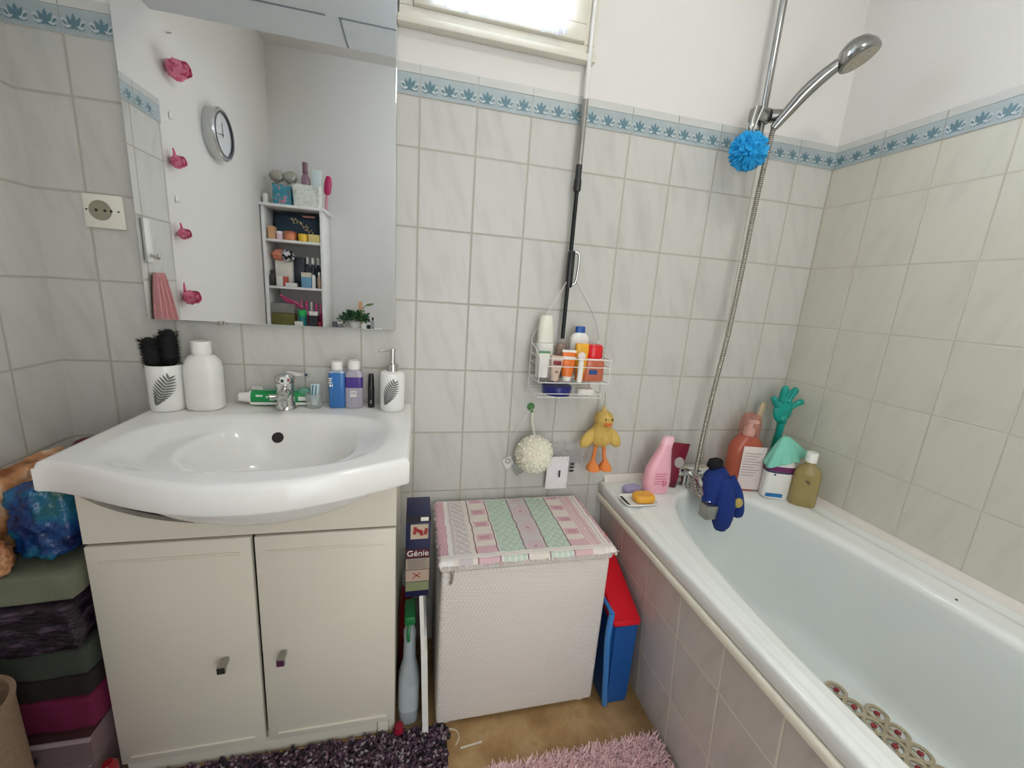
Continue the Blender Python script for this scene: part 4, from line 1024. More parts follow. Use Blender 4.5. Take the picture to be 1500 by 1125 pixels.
ob('yellow_patch', MB().ell((.040, -.068, .008), (.015, .010, .016), 16, 10), M('mustard_patch', (186, 166, 92), .8, bump=.5), mt2)
mb = MB(); mb.ico((-.006, .004, .108), (.026, .016, .020), 3, lump(6, 9, .25)); mb.ico((-.018, .004, .116), (.012, .012, .012), 3, lump(7)); mb.ico((.008, .004, .116), (.012, .012, .010), 3, lump(8))
ob('black_tuft', mb, M('black_yarn', (12, 13, 16), .9, bump=1., bscale=300), mt2, ang=0)

# corner bottles
cl = thing('cleansing_pump_bottle', 'tall translucent coral pump bottle with long white label in the bath corner', 'bottle', (-.215, -.095, RZ), (0, 0, -.25))
CORAL = clear('coral_bottle', (226, 124, 98), .08, .5)
ob('bottle_body', MB().loft([(0, .052, .028, 3), (.005, .056, .031, 3), (.15, .056, .031, 3), (.175, .048, .028, 2.6), (.192, .034, .026, 2.2), (.197, .030, .026)]), CORAL, cl)
ob('label', MB().box(-.026, .054, -.0345, -.0325, .008, .166, .0008), M('pale_pink_label', (226, 212, 208), .4), cl)
mb = MB()
for i in range(9): mb.box(-.020, .040 - .008 * (i % 3), -.0352, -.0345, .140 - i * .010, .1425 - i * .010)
ob('label_print', mb, M('taupe_ink', (172, 150, 148), .5), cl)
pu = ob('pump', MB().lathe([(0, .1975), (.018, .1975), (.018, .222), (.009, .226), (.008, .240), (0, .240)]), WHITE_PL, cl)
ob('pump_head', MB().box(-.010, .026, -.009, .009, .2405, .252, .003), WHITE_PL, pu)
ob('dome_cover', MB().lathe([(.034, .198), (.035, .21), (.034, .245), (.028, .268), (.014, .278), (0, .280)], close=False), clear('coral_dome', (234, 176, 162), .05, .22), cl)
bs = thing('back_brush', 'wooden back brush handle standing behind the coral pump bottle', 'brush', (-.160, -.040, RZ), (.03, .10, 0))
ob('handle', MB().loft([(0, .011, .007), (.05, .009, .006), (.20, .009, .006), (.29, .011, .007), (.305, .008, .005)]), M('pale_wood', (196, 176, 142), .55, var=.15), bs)

wbt = thing('shower_oil_bottle', 'white bottle with purple and blue label bands under the mint cloth', 'bottle', (-.140, -.172, RZ), (0, 0, -.35))
ob('bottle_body', MB().loft([(0, .040, .022, 3.4), (.004, .044, .025, 3.4), (.125, .044, .025, 3.2), (.145, .038, .022, 2.8), (.155, .026, .018)]), WHITE_PL, wbt)
ob('cap', MB().loft([(.1555, .022, .016), (.182, .021, .015), (.186, .017, .012)]), WHITE_PL, wbt)
ob('purple_band', MB().loft([(.100, .0447, .0257, 3.2), (.118, .0447, .0257, 3.2)]), M('plum_label', (110, 34, 96), .4), wbt)
ob('navy_line', MB().loft([(.094, .0446, .0256, 3.2), (.0995, .0446, .0256, 3.2)]), M('navy_ink', (36, 44, 84), .4), wbt)
ob('blue_band', MB().box(-.038, .016, -.0262, -.0250, .008, .021), M('azure_label', (28, 112, 170), .4), wbt)
ob('small_print', MB().box(-.024, -.018, -.0266, -.0250, .086, .092), M('teal_ink', (40, 90, 110), .4), wbt)
mint = thing('mint_cloth', 'mint green wash cloth draped over the white bottle in the bath corner', 'cloth', (-.135, -.168, .77))
mb = MB(); rows = []
for j in range(26):
    k = j / 25; row = []
    for i in range(64):
        a = 2 * PI * i / 64
        R = .010 + .046 * k ** .75; R *= 1 + .10 * math.sin(a * 4 + 1) * k + .10 * math.sin(a * 7 + 2) * k
        da = (a + PI) % (2 * PI) - PI; R += .034 * k * math.exp(-(da / .45) ** 2)
        z = .030 - .092 * k - .014 * math.sin(a * 2 + 1.2) * k + .040 * k * math.exp(-(da / .6) ** 2)
        row.append((R * math.cos(a) * 1.02 + .012 * k * max(0, math.cos(a)), R * math.sin(a) * .70, z))
    rows.append(row)
mb.rings(rows, True, True, False)
mo = ob('cloth', mb, M('mint_terry', (134, 210, 188), .85, bump=.8, bscale=380), mint, ang=0)
md = mo.modifiers.new('thickness', 'SOLIDIFY'); md.thickness = .0025
th = thing('hand_shaped_scratcher', 'teal plastic hand-shaped back scratcher standing in the bath corner', 'back scratcher', (-.078, -.082, RZ), (0, -.01, 0))
TEAL = M('teal_plastic', (10, 156, 142), .4, Subsurface_Weight=.1)
mb = MB(); mb.tube([(.012, .01, 0), (.010, .01, .12), (.008, 0, .20), (.004, -.004, .245)], lambda k: .010 + .003 * k, 12, smooth=4)
ob('stick', mb, TEAL, th)
mb = MB(); mb.ico((.0, -.004, .285), (.040, .013, .046), 4)
for (x0, z0, x1, z1, r) in ((-.028, .300, -.056, .330, .010), (-.014, .315, -.018, .366, .0115), (.012, .315, .026, .360, .0115), (.026, .295, .062, .318, .0105), (-.0, .318, .004, .352, .0100)):
    mb.tube([(x0, -.004, z0), ((x0 + x1) / 2, -.006, (z0 + z1) / 2), (x1, -.012, z1)], r, 12, smooth=3); mb.ico((x1, -.012, z1), r * 1.02, 2)
mb.tube([(.004, -.004, .24), (.002, -.004, .27)], .016, 12)
ob('hand', mb, TEAL, th, ang=0)
ol = thing('bath_oil_bottle', 'clear bottle of olive-coloured oil with white cap, nearest the room in the bath corner', 'bottle', (-.086, -.232, RZ), (0, 0, -.7))
ob('bottle_body', MB().loft([(0, .034, .020, 3), (.005, .038, .023, 3), (.11, .038, .023, 3), (.132, .030, .019, 2.5), (.142, .016, .014), (.152, .0135, .0135)]), clear('olive_clear', (198, 180, 120), .06, .45), ol)
ob('cap', MB().lathe([(0, .1525), (.0165, .1525), (.0165, .184), (.0155, .1855), (0, .1855)]), WHITE_PL, ol)
mb = MB(); mb.box(-.006, .004, -.0238, -.0226, .088, .092); mb.box(-.001, .007, -.0238, -.0226, .082, .086); ob('logo_mark', mb, M('ink_black', (40, 38, 40), .5), ol)
# ==SPLIT2==
# ------------------------------------------------------------------ rugs and the floor
def strands(name, x0, x1, y0, y1, count, L, wd, mats, parent, base=.004, bend=.6, z_top=None):
    mb = MB()
    for i in range(count):
        x, y = random.uniform(x0, x1), random.uniform(y0, y1); mb.mi = random.randrange(len(mats))
        a = random.uniform(0, 2 * PI); l = L * random.uniform(.7, 1.2); b = bend * random.uniform(.2, 1)
        d = Vector((math.cos(a) * b, math.sin(a) * b, 1)).normalized(); n = Vector((-math.sin(a + .5), math.cos(a + .5), 0)) * wd
        p = Vector((x, y, base)); q = p + d * l * .6; e = p + d * l + Vector((math.cos(a), math.sin(a), -.5)) * l * .25
        v = [mb._v(p + n), mb._v(p - n), mb._v(q - n * .9), mb._v(q + n * .9), mb._v(e + n * .35), mb._v(e - n * .35)]
        mb.face([v[0], v[1], v[2], v[3]]); mb.face([v[3], v[2], v[5], v[4]])
    o = ob(name, mb, mats, parent, ang=0); return o
pr_ = thing('shaggy_rug', 'pale pink shaggy bath rug on the floor beside the bathtub', 'rug', (-.92, -.70, .0005))
ob('rug_backing', MB().box(-.235, .232, -.275, .246, 0, .005, .002), M('rug_backing_pink', (196, 148, 154), .9), pr_)
pk_ = [M('pink_pile', (236, 198, 200), .9), M('pink_pile_pale', (244, 214, 214), .9), M('pink_pile_deep', (218, 174, 180), .9)]
o = strands('pile', -.235, .236, .06, .250, 15000, .026, .0017, pk_, pr_); o['kind'] = 'stuff'
o = strands('pile', -.235, .236, -.275, .06, 4500, .026, .0030, pk_, pr_); o['kind'] = 'stuff'
dr_ = thing('chenille_rug', 'dark purple and grey chenille rug on the floor in front of the vanity cabinet', 'rug', (-1.66, -.62, .0005))
ob('rug_backing', MB().box(-.38, .405, -.28, .313, 0, .004, .0015), M('rug_backing_dark', (44, 34, 42), .9), dr_)
def loops(x0, x1, y0, y1, n):
    mb = MB()
    for i in range(n):
        x, y = random.uniform(x0, x1), random.uniform(y0, y1); mb.mi = random.choice((0, 0, 0, 1, 1, 2, 3)); a = random.uniform(0, 2 * PI); s = random.uniform(.7, 1.2)
        d = Vector((math.cos(a), math.sin(a), 0)) * .006 * s; p = Vector((x, y, .004))
        mb.tube([p - d * .5, p + d * .3 + Vector((0, 0, .007)), p + d * 1.2 + Vector((0, 0, .010 * s))], .0030 * s, 5)
    return mb
dm = [M('loop_plum', (82, 58, 74), .9), M('loop_dark', (46, 38, 48), .9), M('loop_grey', (156, 144, 150), .9), M('loop_mauve', (124, 98, 114), .9)]
o = ob('loops', loops(-.378, .405, .10, .311, 5400), dm, dr_, ang=0); o['kind'] = 'stuff'
tpz = tag(ob('tape_scrap', MB().box(-.03, .03, -.0025, .0025, .0006, .0012), M('white_tape', (214, 206, 190), .6), loc=(-1.19, -.372, 0), rz=.1), 'thin strip of white tape stuck on the ochre floor beside the dark rug', 'tape')
mb = MB(); mb.tube([(-1.268, -.325, .002), (-1.243, -.322, .002), (-1.226, -.331, .002), (-1.222, -.350, .002), (-1.232, -.366, .002)], .0022, 6, smooth=4)
tag(ob('loose_cord', mb, M('offwhite_cord', (206, 196, 176), .6)), 'short off-white cord curled on the floor at the hamper corner', 'cord')
tag(ob('castor_stub', MB().lathe([(0, .0005), (.007, .0005), (.007, .008), (.003, .010), (0, .010)], (-1.250, -.340), 14), BLACK_PL), 'small black stub on the floor at the front left foot of the hamper', 'stopper')

# ------------------------------------------------------------------ stack between the left wall and the cabinet
def bag(name, lab, c, r, mat, seed, cat='bag', amp=.16, fr=4.2, rg=5, bx=.5):
    def f(d):
        p = d * fr + Vector((seed, 0, 0)); rg_ = lambda q: .5 - 1.6 * abs(noise.noise(q))
        n = .8 * noise.noise(p * .8) + .7 * rg_(p * 1.1) + .45 * rg_(p * 2.3 + Vector((5, 1, 2))) + .22 * rg_(p * 5)
        e = max(abs(d.x), abs(d.y), abs(d.z)); return (1 + amp * n) * (1 / e) ** bx
    return tag(ob(name, MB().ico((0, 0, 0), r, rg, f), mat, loc=c, ang=0), lab, cat)
BLUEBAG = NT('blue_printed_bag'); t = BLUEBAG; co = t.add('ShaderNodeTexCoord').outputs['Object']
cc = t.ramp(t.noise(13, 3, co), [(.30, rgb(18, 28, 74)), (.46, rgb(24, 70, 130)), (.56, rgb(34, 108, 140)), (.66, rgb(40, 92, 84)), (.74, rgb(120, 160, 160))])
b = t.bsdf(cc, .22); t.bump(b, t.noise(40, 4, co), 1., .008)
PEACH = NT('peach_bag'); t = PEACH; co = t.add('ShaderNodeTexCoord').outputs['Object']
cc = t.ramp(t.noise(18, 4, co), [(.34, rgb(140, 84, 46)), (.5, rgb(204, 146, 100)), (.66, rgb(232, 200, 170))])  # pale and dark stops paint glints and shading into the bag colour
b = t.bsdf(cc, .35); t.bump(b, t.noise(60, 4, co), 1., .006)
def slabthing(name, lab, cat, x0, x1, y0, y1, z0, z1, mat, bev=.008, wob=.006, seed=0):
    mb = MB(); t0 = bmesh.new(); bmesh.ops.create_cube(t0, size=1.)
    bmesh.ops.subdivide_edges(t0, edges=t0.edges[:], cuts=11, use_grid_fill=True)
    mp = {}
    for v in t0.verts:
        u = v.co; p = Vector(((x1 - x0) * u.x, (y1 - y0) * u.y, (z1 - z0) * u.z))
        rr = [min(bev, abs(x1 - x0) * .5, abs(z1 - z0) * .5)] ; h = Vector(((x1 - x0) / 2 - rr[0], (y1 - y0) / 2 - rr[0], (z1 - z0) / 2 - rr[0]))
        cpt = Vector((max(-h.x, min(h.x, p.x)), max(-h.y, min(h.y, p.y)), max(-h.z, min(h.z, p.z)))); d = p - cpt
        if d.length > 1e-6: p = cpt + d.normalized() * min(d.length, rr[0])
        p += Vector((noise.noise(p * 16 + Vector((seed, 0, 0))), noise.noise(p * 16 + Vector((0, seed, 9))), noise.noise(p * 14 + Vector((3, 0, seed))) * .22)) * wob
        mp[v.index] = mb._v(p)
    for q in t0.faces: mb.face([mp[v.index] for v in q.verts])
    t0.free()
    o = ob(name, mb, mat, loc=((x0 + x1) / 2, (y0 + y1) / 2, (z0 + z1) / 2), ang=0)
    return tag(o, lab, cat)
SACK = NT('purple_sack_film'); t = SACK; co = t.add('ShaderNodeTexCoord').outputs['Object']; mp_ = t.add('ShaderNodeMapping'); mp_.inputs['Scale'].default_value = (1, .6, 2.2); mp_.inputs['Rotation'].default_value = (.5, .6, 0); t.link(co, mp_.inputs['Vector'])
wr = t.noise(26, 5, mp_.outputs[0], .6); b = t.bsdf(t.ramp(wr, [(.35, rgb(20, 15, 22)), (.55, rgb(44, 32, 44)), (.68, rgb(92, 74, 92))]), .28); t.bump(b, wr, 1., .014)  # lightest stop paints wrinkle glints into the film colour
SX, SE = -2.208, -2.024
cbx = thing('clear_storage_box', 'clear plastic box with pinkish-brown contents at the bottom of the stack beside the vanity', 'storage box', (-2.116, -.19, .001))
mb = MB(); mb.rings([[(-.078, -.158, 0), (.078, -.158, 0), (.078, .16, 0), (-.078, .16, 0)], [(-.088, -.168, .205), (.088, -.168, .205), (.088, .17, .205), (-.088, .17, .205)]], True, True, False)
ob('box_body', mb, clear('box_film', (206, 180, 184), .12, .35), cbx)
mb = MB(); mb.box(-.074, .074, -.150, .155, .004, .11, .01); ob('contents', mb, M('dusky_cloth', (96, 68, 66), .8, var=.3, nscale=18, bump=.6), cbx)
mb = MB(); mb.box(-.070, .072, -.148, .15, .1105, .196, .012); ob('contents', mb, M('brown_pink_cloth', (84, 46, 50), .8, var=.35, nscale=14, bump=.6), cbx)
ob('latch_grip', MB().box(-.045, -.012, -.1715, -.1640, .150, .166, .003), DARKGAP, cbx)
mb = MB(); mb.tube([(-.088, -.171, .20), (.088, -.171, .20)], .005, 8); mb.tube([(-.082, -.165, .09), (-.060, -.168, .03), (.075, -.163, .12)], .003, 8, smooth=4); ob('box_rim', mb, clear('box_rim_film', (190, 170, 178), .2, .7), cbx)
slabthing('folded_towel', 'magenta folded towel on top of the clear storage box beside the vanity', 'towel', SX, SE, -.345, -.02, .208, .292, M('magenta_towel', (104, 12, 56), .85, bump=.8), .008, .008, 2)
slabthing('folded_towel', 'dark brown folded towel on top of the magenta towel beside the vanity', 'towel', SX, SE, -.340, -.02, .294, .345, M('brown_towel', (34, 26, 22), .9, bump=.8), .007, .007, 5)
slabthing('folded_blanket', 'greenish grey knitted blanket folded in the stack beside the vanity', 'blanket', SX, SE - .002, -.338, -.02, .347, .412, M('grey_green_knit', (62, 68, 58), .9, bump=1., bscale=300), .007, .006, 8)
slabthing('plastic_sack', 'shiny dark purple plastic sack packed in the stack beside the vanity', 'bag', SX, SE, -.350, -.02, .415, .530, SACK.m, .010, .013, 11)
slabthing('folded_towel', 'pale sage green folded towel under the blue bag beside the vanity', 'towel', SX, SE, -.345, -.02, .533, .600, M('sage_towel', (116, 120, 100), .9, bump=.8), .008, .008, 14)
o = bag('printed_bag', 'shiny blue and green plastic bag wedged under the left corner of the washbasin', (-2.083, -.205, .690), (.052, .112, .074), BLUEBAG.m, 3, amp=.12, fr=2.0, bx=.85)
o = bag('peach_bag', 'crumpled peach-orange plastic bag against the left wall behind the blue bag', (-2.172, -.225, .700), (.026, .150, .078), PEACH.m, 9, amp=.14, fr=2.8)
o = bag('peach_bag', 'orange plastic bag bulging out below the blue bag at the left edge', (-2.152, -.350, .640), (.040, .030, .034), PEACH.m, 21, amp=.14, fr=2.8)
tag(ob('toiletry_pouch', MB().ico((0, 0, 0), (.024, .030, .018), 4, lump(2)), M('burgundy_cloth', (94, 24, 38), .8, bump=.8), loc=(-2.100, -.135, .790), ang=0), 'small burgundy pouch poking up between the basin and the left wall', 'pouch')
tag(ob('red_bottle', MB().loft([(0, .012, .016, 3), (.105, .014, .018, 3), (.118, .008, .010)]), M('red_plastic_dark', (140, 18, 30), .3), loc=(-2.004, -.362, .0135)), 'small red bottle on the floor beside the front left corner of the vanity', 'bottle')
# woven basket at the left edge
wk = thing('woven_basket', 'beige woven basket on the floor at the left edge beside the stack', 'basket', (-2.132, -.478, .001))
t = NT('beige_weave'); co = t.add('ShaderNodeTexCoord').outputs['Object']; sp = t.add('ShaderNodeSeparateXYZ'); t.link(co, sp.inputs[0])
w1 = t.math('ABSOLUTE', t.math('SINE', t.math('MULTIPLY', sp.outputs[2], 900.))); w2 = t.noise(140, 3, co)
b = t.bsdf(t.mix(t.math('MULTIPLY', w1, w2), rgb(126, 102, 82), rgb(176, 150, 124)), .8); t.bump(b, t.math('ADD', w1, w2), .5, .003)
ob('basket_body', MB().lathe([(.0, 0), (.062, 0), (.072, .01), (.080, .15), (.078, .41), (.081, .430), (.073, .430), (.069, .41), (.071, .15), (.062, .015), (0, .013)], seg=48), t.m, wk)
mb = MB(); mb.tube([(.078, -.02, .30), (.094, -.028, .20), (.095, -.030, .12), (.088, -.030, .06), (.074, -.028, .03)], .011, 10, smooth=5); ob('handle', mb, M('mauve_cord', (84, 58, 72), .85, bump=.8), wk)

# ------------------------------------------------------------------ left wall and far corner, seen in the mirror
rlz = thing('towel_hook', 'slim white hook rail high on the left tiles, seen in the mirror', 'hook', (XL, -.435, 1.29))
ob('rail_plate', MB().box(.0008, .010, -.018, .018, -.068, .068, .003), WHITE_PL, rlz)
ob('peg', MB().tube([(.010, 0, -.045), (.030, 0, -.052), (.034, 0, -.040)], .006, 10, smooth=4), CHROME, rlz)
tw = thing('hanging_towel', 'dusty pink towel hanging on the left wall under the hook rail, seen in the mirror', 'towel', (XL, -.49, 1.19))
mb = MB(); rows = []
for j in range(26):
    k = j / 25; row = []
    for i in range(40):
        u = i / 39 - .5; w = .045 + .125 * k ** .8
        row.append((.014 + .010 * math.sin(u * 22 + 2 * k) * (.3 + k) + .006 * k, .025 + u * w * 1.15 - .030 * k, -.40 * k))
    rows.append(row)
mb.rings(rows, close=False)
two = ob('cloth', mb, M('dusty_pink_towel', (214, 150, 150), .9, bump=.7, bscale=300), tw, ang=0); md = two.modifiers.new('thickness', 'SOLIDIFY'); md.thickness = .004
mb = MB(); mb.box(.028, .031, -.055, .065, -.275, -.245); ob('woven_band', mb, M('towel_band', (188, 112, 116), .8), tw)
ck = thing('wall_clock', 'round chrome wall clock on the left wall, seen in the mirror', 'clock', (XL - .006, -1.0, 1.785))
RX = Matrix.Rotation(PI / 2, 4, 'Y')
mb = MB(RX); mb.lathe([(0, .001), (.100, .001), (.103, .010), (.103, .040), (.098, .046), (.090, .046), (.088, .036), (0, .036)], seg=56); ob('case', mb, M('satin_silver', (206, 208, 208), .25, .8), ck)
mb = MB(RX); mb.lathe([(.0885, .0365), (.0905, .0470), (.084, .0470), (.0835, .0365)], seg=56, close=False); ob('dark_ring', mb, M('clock_ring', (60, 66, 72), .3), ck)
mb = MB(RX); mb.lathe([(0, .0362), (.087, .0362), (.087, .0372), (0, .0372)], seg=48); ob('dial', mb, M('clock_dial', (214, 218, 220), .4), ck)
for nm, a, L, w in (('hour_hand', 0.05, .046, .005), ('minute_hand', 1.75, .066, .004)):
    d = Vector((0, math.sin(a), math.cos(a))); n = Vector((0, math.cos(a), -math.sin(a))) * w / 2; c = Vector((.0385, 0, 0))
    mb = MB(); mb.rings([[c - d * .01 - n, c - d * .01 + n, c + d * L + n * .5, c + d * L - n * .5], [q + Vector((.001, 0, 0)) for q in (c - d * .01 - n, c - d * .01 + n, c + d * L + n * .5, c + d * L - n * .5)]])
    ob(nm, mb, M('clock_hand', (70, 76, 84), .4), ck)
ROSE = M('pink_fabric_rose', (240, 138, 164), .7, bump=.4); ROSED = M('deep_pink_fabric', (222, 96, 132), .7, bump=.4)
def rose(lab, y, z, s, tail):
    r = thing('fabric_rose', lab, 'flower', (XL - .006 + .004, y, z), (0, 0, 0), 'pink roses on the left wall')
    mb = MB(); sd_ = y * 40 + z * 7
    mb.ico((s * .62, 0, 0), (s * .62, s * .62, s * .62), 4, ruffle(sd_, 2.6, .20))
    for k in range(11):
        a = k * 2.399; el = .15 + .09 * k; d = Vector((math.sin(el + .2), math.cos(a) * math.cos(el * .5), math.sin(a) * math.cos(el * .5))).normalized()
        c = Vector((s * .55, 0, 0)) + d * s * .50; tq = d.cross(Vector((1, .3, .2))).normalized(); uq = tq.cross(d).normalized(); mb.mi = k % 2; g = []
        for u in range(6):
            for v in range(5):
                uu = (u / 5 - .5) * 1.3; vv = v / 4
                p = c + tq * (uu * s * .8 * (1 - .5 * vv * vv)) + uq * (vv - .4) * s * .9 + d * s * (.10 + .30 * vv * vv - .22 * uu * uu)
                g.append(mb._v(p))
        for u in range(5):
            for v in range(4): mb.face([g[u * 5 + v], g[(u + 1) * 5 + v], g[(u + 1) * 5 + v + 1], g[u * 5 + v + 1]])
    ob('petals', mb, [ROSE, ROSED], r, ang=0)
    if tail:
        mb = MB(); mb.tube([(.008, 0, 0), (.010, tail * s * .2, s * .9), (.008, tail * s * .1, s * 1.5)], lambda k: .006 - .004 * k, 6, smooth=3); ob('ribbon', mb, ROSED, r)
rose('topmost and largest pink fabric rose on the left wall, seen in the mirror', -.672, 1.885, .046, 0)
rose('second pink fabric rose from the top on the left wall, level with the clock bottom', -.640, 1.580, .030, -1)
rose('third pink fabric rose from the top on the left wall, the smallest', -.640, 1.335, .026, -1)
rose('lowest pink fabric rose on the left wall, beside the dusty pink towel', -.630, 1.105, .036, 1)
for lab, y, z in (('tiny white adhesive hook above the second pink rose, seen in the mirror', -.668, 1.735), ('tiny white adhesive hook above the third pink rose, seen in the mirror', -.655, 1.455)):
    h = thing('adhesive_hook', lab, 'hook', (XL - .005, y, z)); ob('pad', MB().box(0, .003, -.007, .007, -.012, .012, .001), WHITE_PL, h); ob('peg', MB().tube([(.003, 0, -.006), (.010, 0, -.010), (.010, 0, -.003)], .0016, 6), WHITE_PL, h)
tag(ob('wall_nail', MB().tube([(-.004, 0, 0), (.010, 0, .002)], .0022, 8), STEEL, loc=(XL, -.70, 2.005)), 'bare nail in the white left wall above the topmost rose', 'nail')

# shelf unit in the far left corner
su = thing('shelf_unit', 'white open shelf unit in the far left corner, seen in the mirror', 'shelf unit', (-2.055, -1.612, 0))
UX, UF, UB = .152, .112, -.112      # half width, front (+y), back
LAC2 = M('white_melamine', (236, 236, 234), .4)
mb = MB()
for s in (-1, 1): mb.box(s * UX - .008, s * UX + .008, UB, UF, .002, 1.590, .001)
mb.box(-UX, UX, UB, UB + .005, .03, 1.590)
ob('side_frame', mb, LAC2, su)
ob('top_board', MB().box(-UX - .014, UX + .022, UB, UF + .01, 1.5905, 1.605, .001), LAC2, su)
for z in (.30, .62, .909, 1.140, 1.402): ob('shelf', MB().box(-UX + .0085, UX - .0085, UB + .0055, UF - .003, z, z + .014, .001), LAC2, su)
SU = su.location
# contents: every thing on its own. helper builds small boxes, jars, bottles and tubs standing at (x, y) on height z
GS = {1: 'things on top of the shelf unit', 2: 'jars and tins on the upper shelf', 3: 'bottles and boxes on the middle shelf', 4: 'clutter on the lower shelf', 5: 'small things on the side cabinet'}
def small(name, lab, cat, kind, x, y, z, w, h, mat, g, d=None, cap=None, rot=(0, 0, 0), ch=.25):
    o = thing(name, lab, cat, (x, y, z + .0006), rot, GS[g]); d = d or w; top = h * (1 - ch) if cap else h
    nm = 'carton' if kind == 'box' else ('jar_body' if kind == 'jar' else 'bottle_body')
    if kind == 'box': b = MB().box(-w / 2, w / 2, -d / 2, d / 2, 0, top, min(w, d, h) * .06)
    elif kind == 'jar': b = MB().lathe([(0, 0), (w * .44, 0), (w * .49, h * .06), (w * .5, top * .92), (w * .47, top), (0, top)], seg=22)
    else: b = MB().loft([(0, w * .46, d * .46, 3), (h * .03, w * .5, d * .5, 3), (top * .82, w * .5, d * .5, 3), (top * .93, w * .36, d * .36, 2.3), (top, w * .22, d * .22)], seg=22)
    ob(nm, b, mat, o)
    if cap:
        q = w * (.5 if kind == 'jar' else .30)
        b = MB().box(-w / 2, w / 2, -d / 2, d / 2, top + .0003, h, .001) if kind == 'box' else MB().lathe([(0, top + .0003), (q, top + .0003), (q, h * .985), (q * .9, h), (0, h)], seg=20)
        ob('lid' if kind != 'bottle' else 'cap', b, cap, o)
    return o
YF = -1.535
tz, s1, s2, s3, pz = 1.605, 1.416, 1.154, .923, .916
MARB = NT('marbled_canvas'); t = MARB; co = t.add('ShaderNodeTexCoord').outputs['Object']
b = t.bsdf(t.ramp(t.noise(26, 4, co), [(.35, rgb(196, 202, 192)), (.5, rgb(232, 234, 226)), (.7, rgb(206, 210, 200))]), .7); MARB = MARB.m
TEALP = NT('teal_flower_print'); t = TEALP; co = t.add('ShaderNodeTexCoord').outputs['Object']
b = t.bsdf(t.ramp(t.noise(38, 2, co), [(.32, rgb(92, 108, 112)), (.44, rgb(40, 140, 160)), (.58, rgb(70, 150, 160)), (.64, rgb(220, 130, 170)), (.7, rgb(120, 124, 100))]), .5); TEALP = TEALP.m
small('white_pot', 'tiny white pot at the wall end on top of the shelf unit', 'pot', 'jar', -2.196, -1.535, tz, .030, .052, WHITE_PL, 1)
tb_ = small('patterned_box', 'teal flower-patterned box on top of the shelf unit', 'box', 'box', -2.108, -1.545, tz, .092, .105, TEALP, 1, .07)
vs_ = thing('flower_vase', 'slim grey-green glass vase with two fluffy dried flower heads behind the teal box', 'vase', (-2.165, -1.615, tz), (0, 0, 0), GS[1])
ob('vase_body', MB().lathe([(0, .0006), (.018, .0006), (.020, .004), (.014, .06), (.017, .13), (.015, .13), (.012, .06), (.016, .008), (0, .006)]), clear('grey_green_glass', (150, 166, 154), .1, .6), vs_)
FL = M('dried_fluff', (186, 182, 168), .9, bump=1., bscale=200)
for x, z in ((.012, .165), (.082, .165)):
    ob('stem', MB().tube([(.0, 0, .02), (x * .5, .004, .09), (x, .01, z - .02)], .002, 6, smooth=3), M('dry_stem', (140, 130, 96), .8), vs_)
    mb = MB(); mb.ico((x, .01, z), (.036, .030, .032), 4, ruffle(x * 100 + 3, 6, .14)); ob('flower_head', mb, FL, vs_, ang=0)
fb = thing('fabric_basket', 'white marbled fabric basket on top of the shelf unit', 'basket', (-1.979, -1.565, tz + .0006), (0, 0, 0), GS[1])
mb = MB(); mb.loft([(0, .074, .050, 6), (.118, .081, .056, 6), (.119, .077, .052, 6), (.012, .070, .046, 6)], seg=44); ob('basket_body', mb, MARB, fb)
for lab, x, y, w, h, m, c, k in (('mauve spray bottle sticking out of the white marbled basket', -1.995, -1.575, .048, .235, M('mauve_plastic', (150, 118, 130), .35), M('mauve_dark', (128, 92, 104), .35), 'bottle'), ('pale blue-white carton standing in the white marbled basket', -1.932, -1.570, .050, .20, M('ice_carton', (212, 226, 224), .5), None, 'box')):
    small('spray_bottle' if k == 'bottle' else 'carton_box', lab, 'bottle' if k == 'bottle' else 'box', k, x, y, tz + .014, w, h, m, 1, .03, c)
hb = thing('paddle_hairbrush', 'magenta paddle hairbrush standing at the open end of the shelf unit top', 'hairbrush', (-1.886, -1.560, tz + .001), (0, .10, 0), GS[1])
ob('handle', MB().tube([(0, 0, 0), (0, 0, .085)], .008, 10), M('rose_handle', (206, 140, 152), .4), hb); ob('paddle', MB().loft([(.086, .010, .008), (.10, .019, .010), (.15, .021, .010), (.185, .014, .008), (.19, .006, .005)]), M('magenta_plastic', (176, 24, 84), .35), hb)
# upper shelf
dp = thing('navy_pouch', 'dark navy toiletry pouch with gold flowers filling the back of the upper shelf', 'pouch', (-2.055, -1.640, s1 + .0006), (0, 0, 0), GS[2])
ob('pouch_body', MB().loft([(0, .115, .050, 5), (.04, .130, .055, 4), (.13, .128, .045, 4), (.160, .118, .020, 4)], seg=40), M('navy_cloth', (36, 56, 72), .7, bump=.5), dp)
mb = MB()
for i in range(26):
    a = i / 25; x = -.02 + .105 * a + random.uniform(-.012, .012); z = .125 - .060 * a + random.uniform(-.012, .012); mb.ell((x, .0585 - .001 * a, z), (.006, .002, .0035), 8, 5, rot3('Y', random.uniform(-1, 1)))
ob('gold_flowers', mb, M('gold_print', (196, 176, 128), .5), dp)
mb = MB(); mb.tube([(.035, .057, .145), (.10, .055, .146)], .006, 8); ob('pink_strap', mb, M('pink_strap', (196, 132, 128), .6), dp)
TAN = M('kraft', (206, 160, 120), .7)
small('kraft_box', 'tan kraft box at the wall end of the upper shelf', 'box', 'box', -2.172, YF, s1, .034, .070, TAN, 2, .05)
small('cream_jar', 'pale pink jar with white lid on the upper shelf', 'jar', 'jar', -2.135, YF - .005, s1, .042, .046, M('blush_jar', (226, 196, 204), .3), 2, None, WHITE_PL)
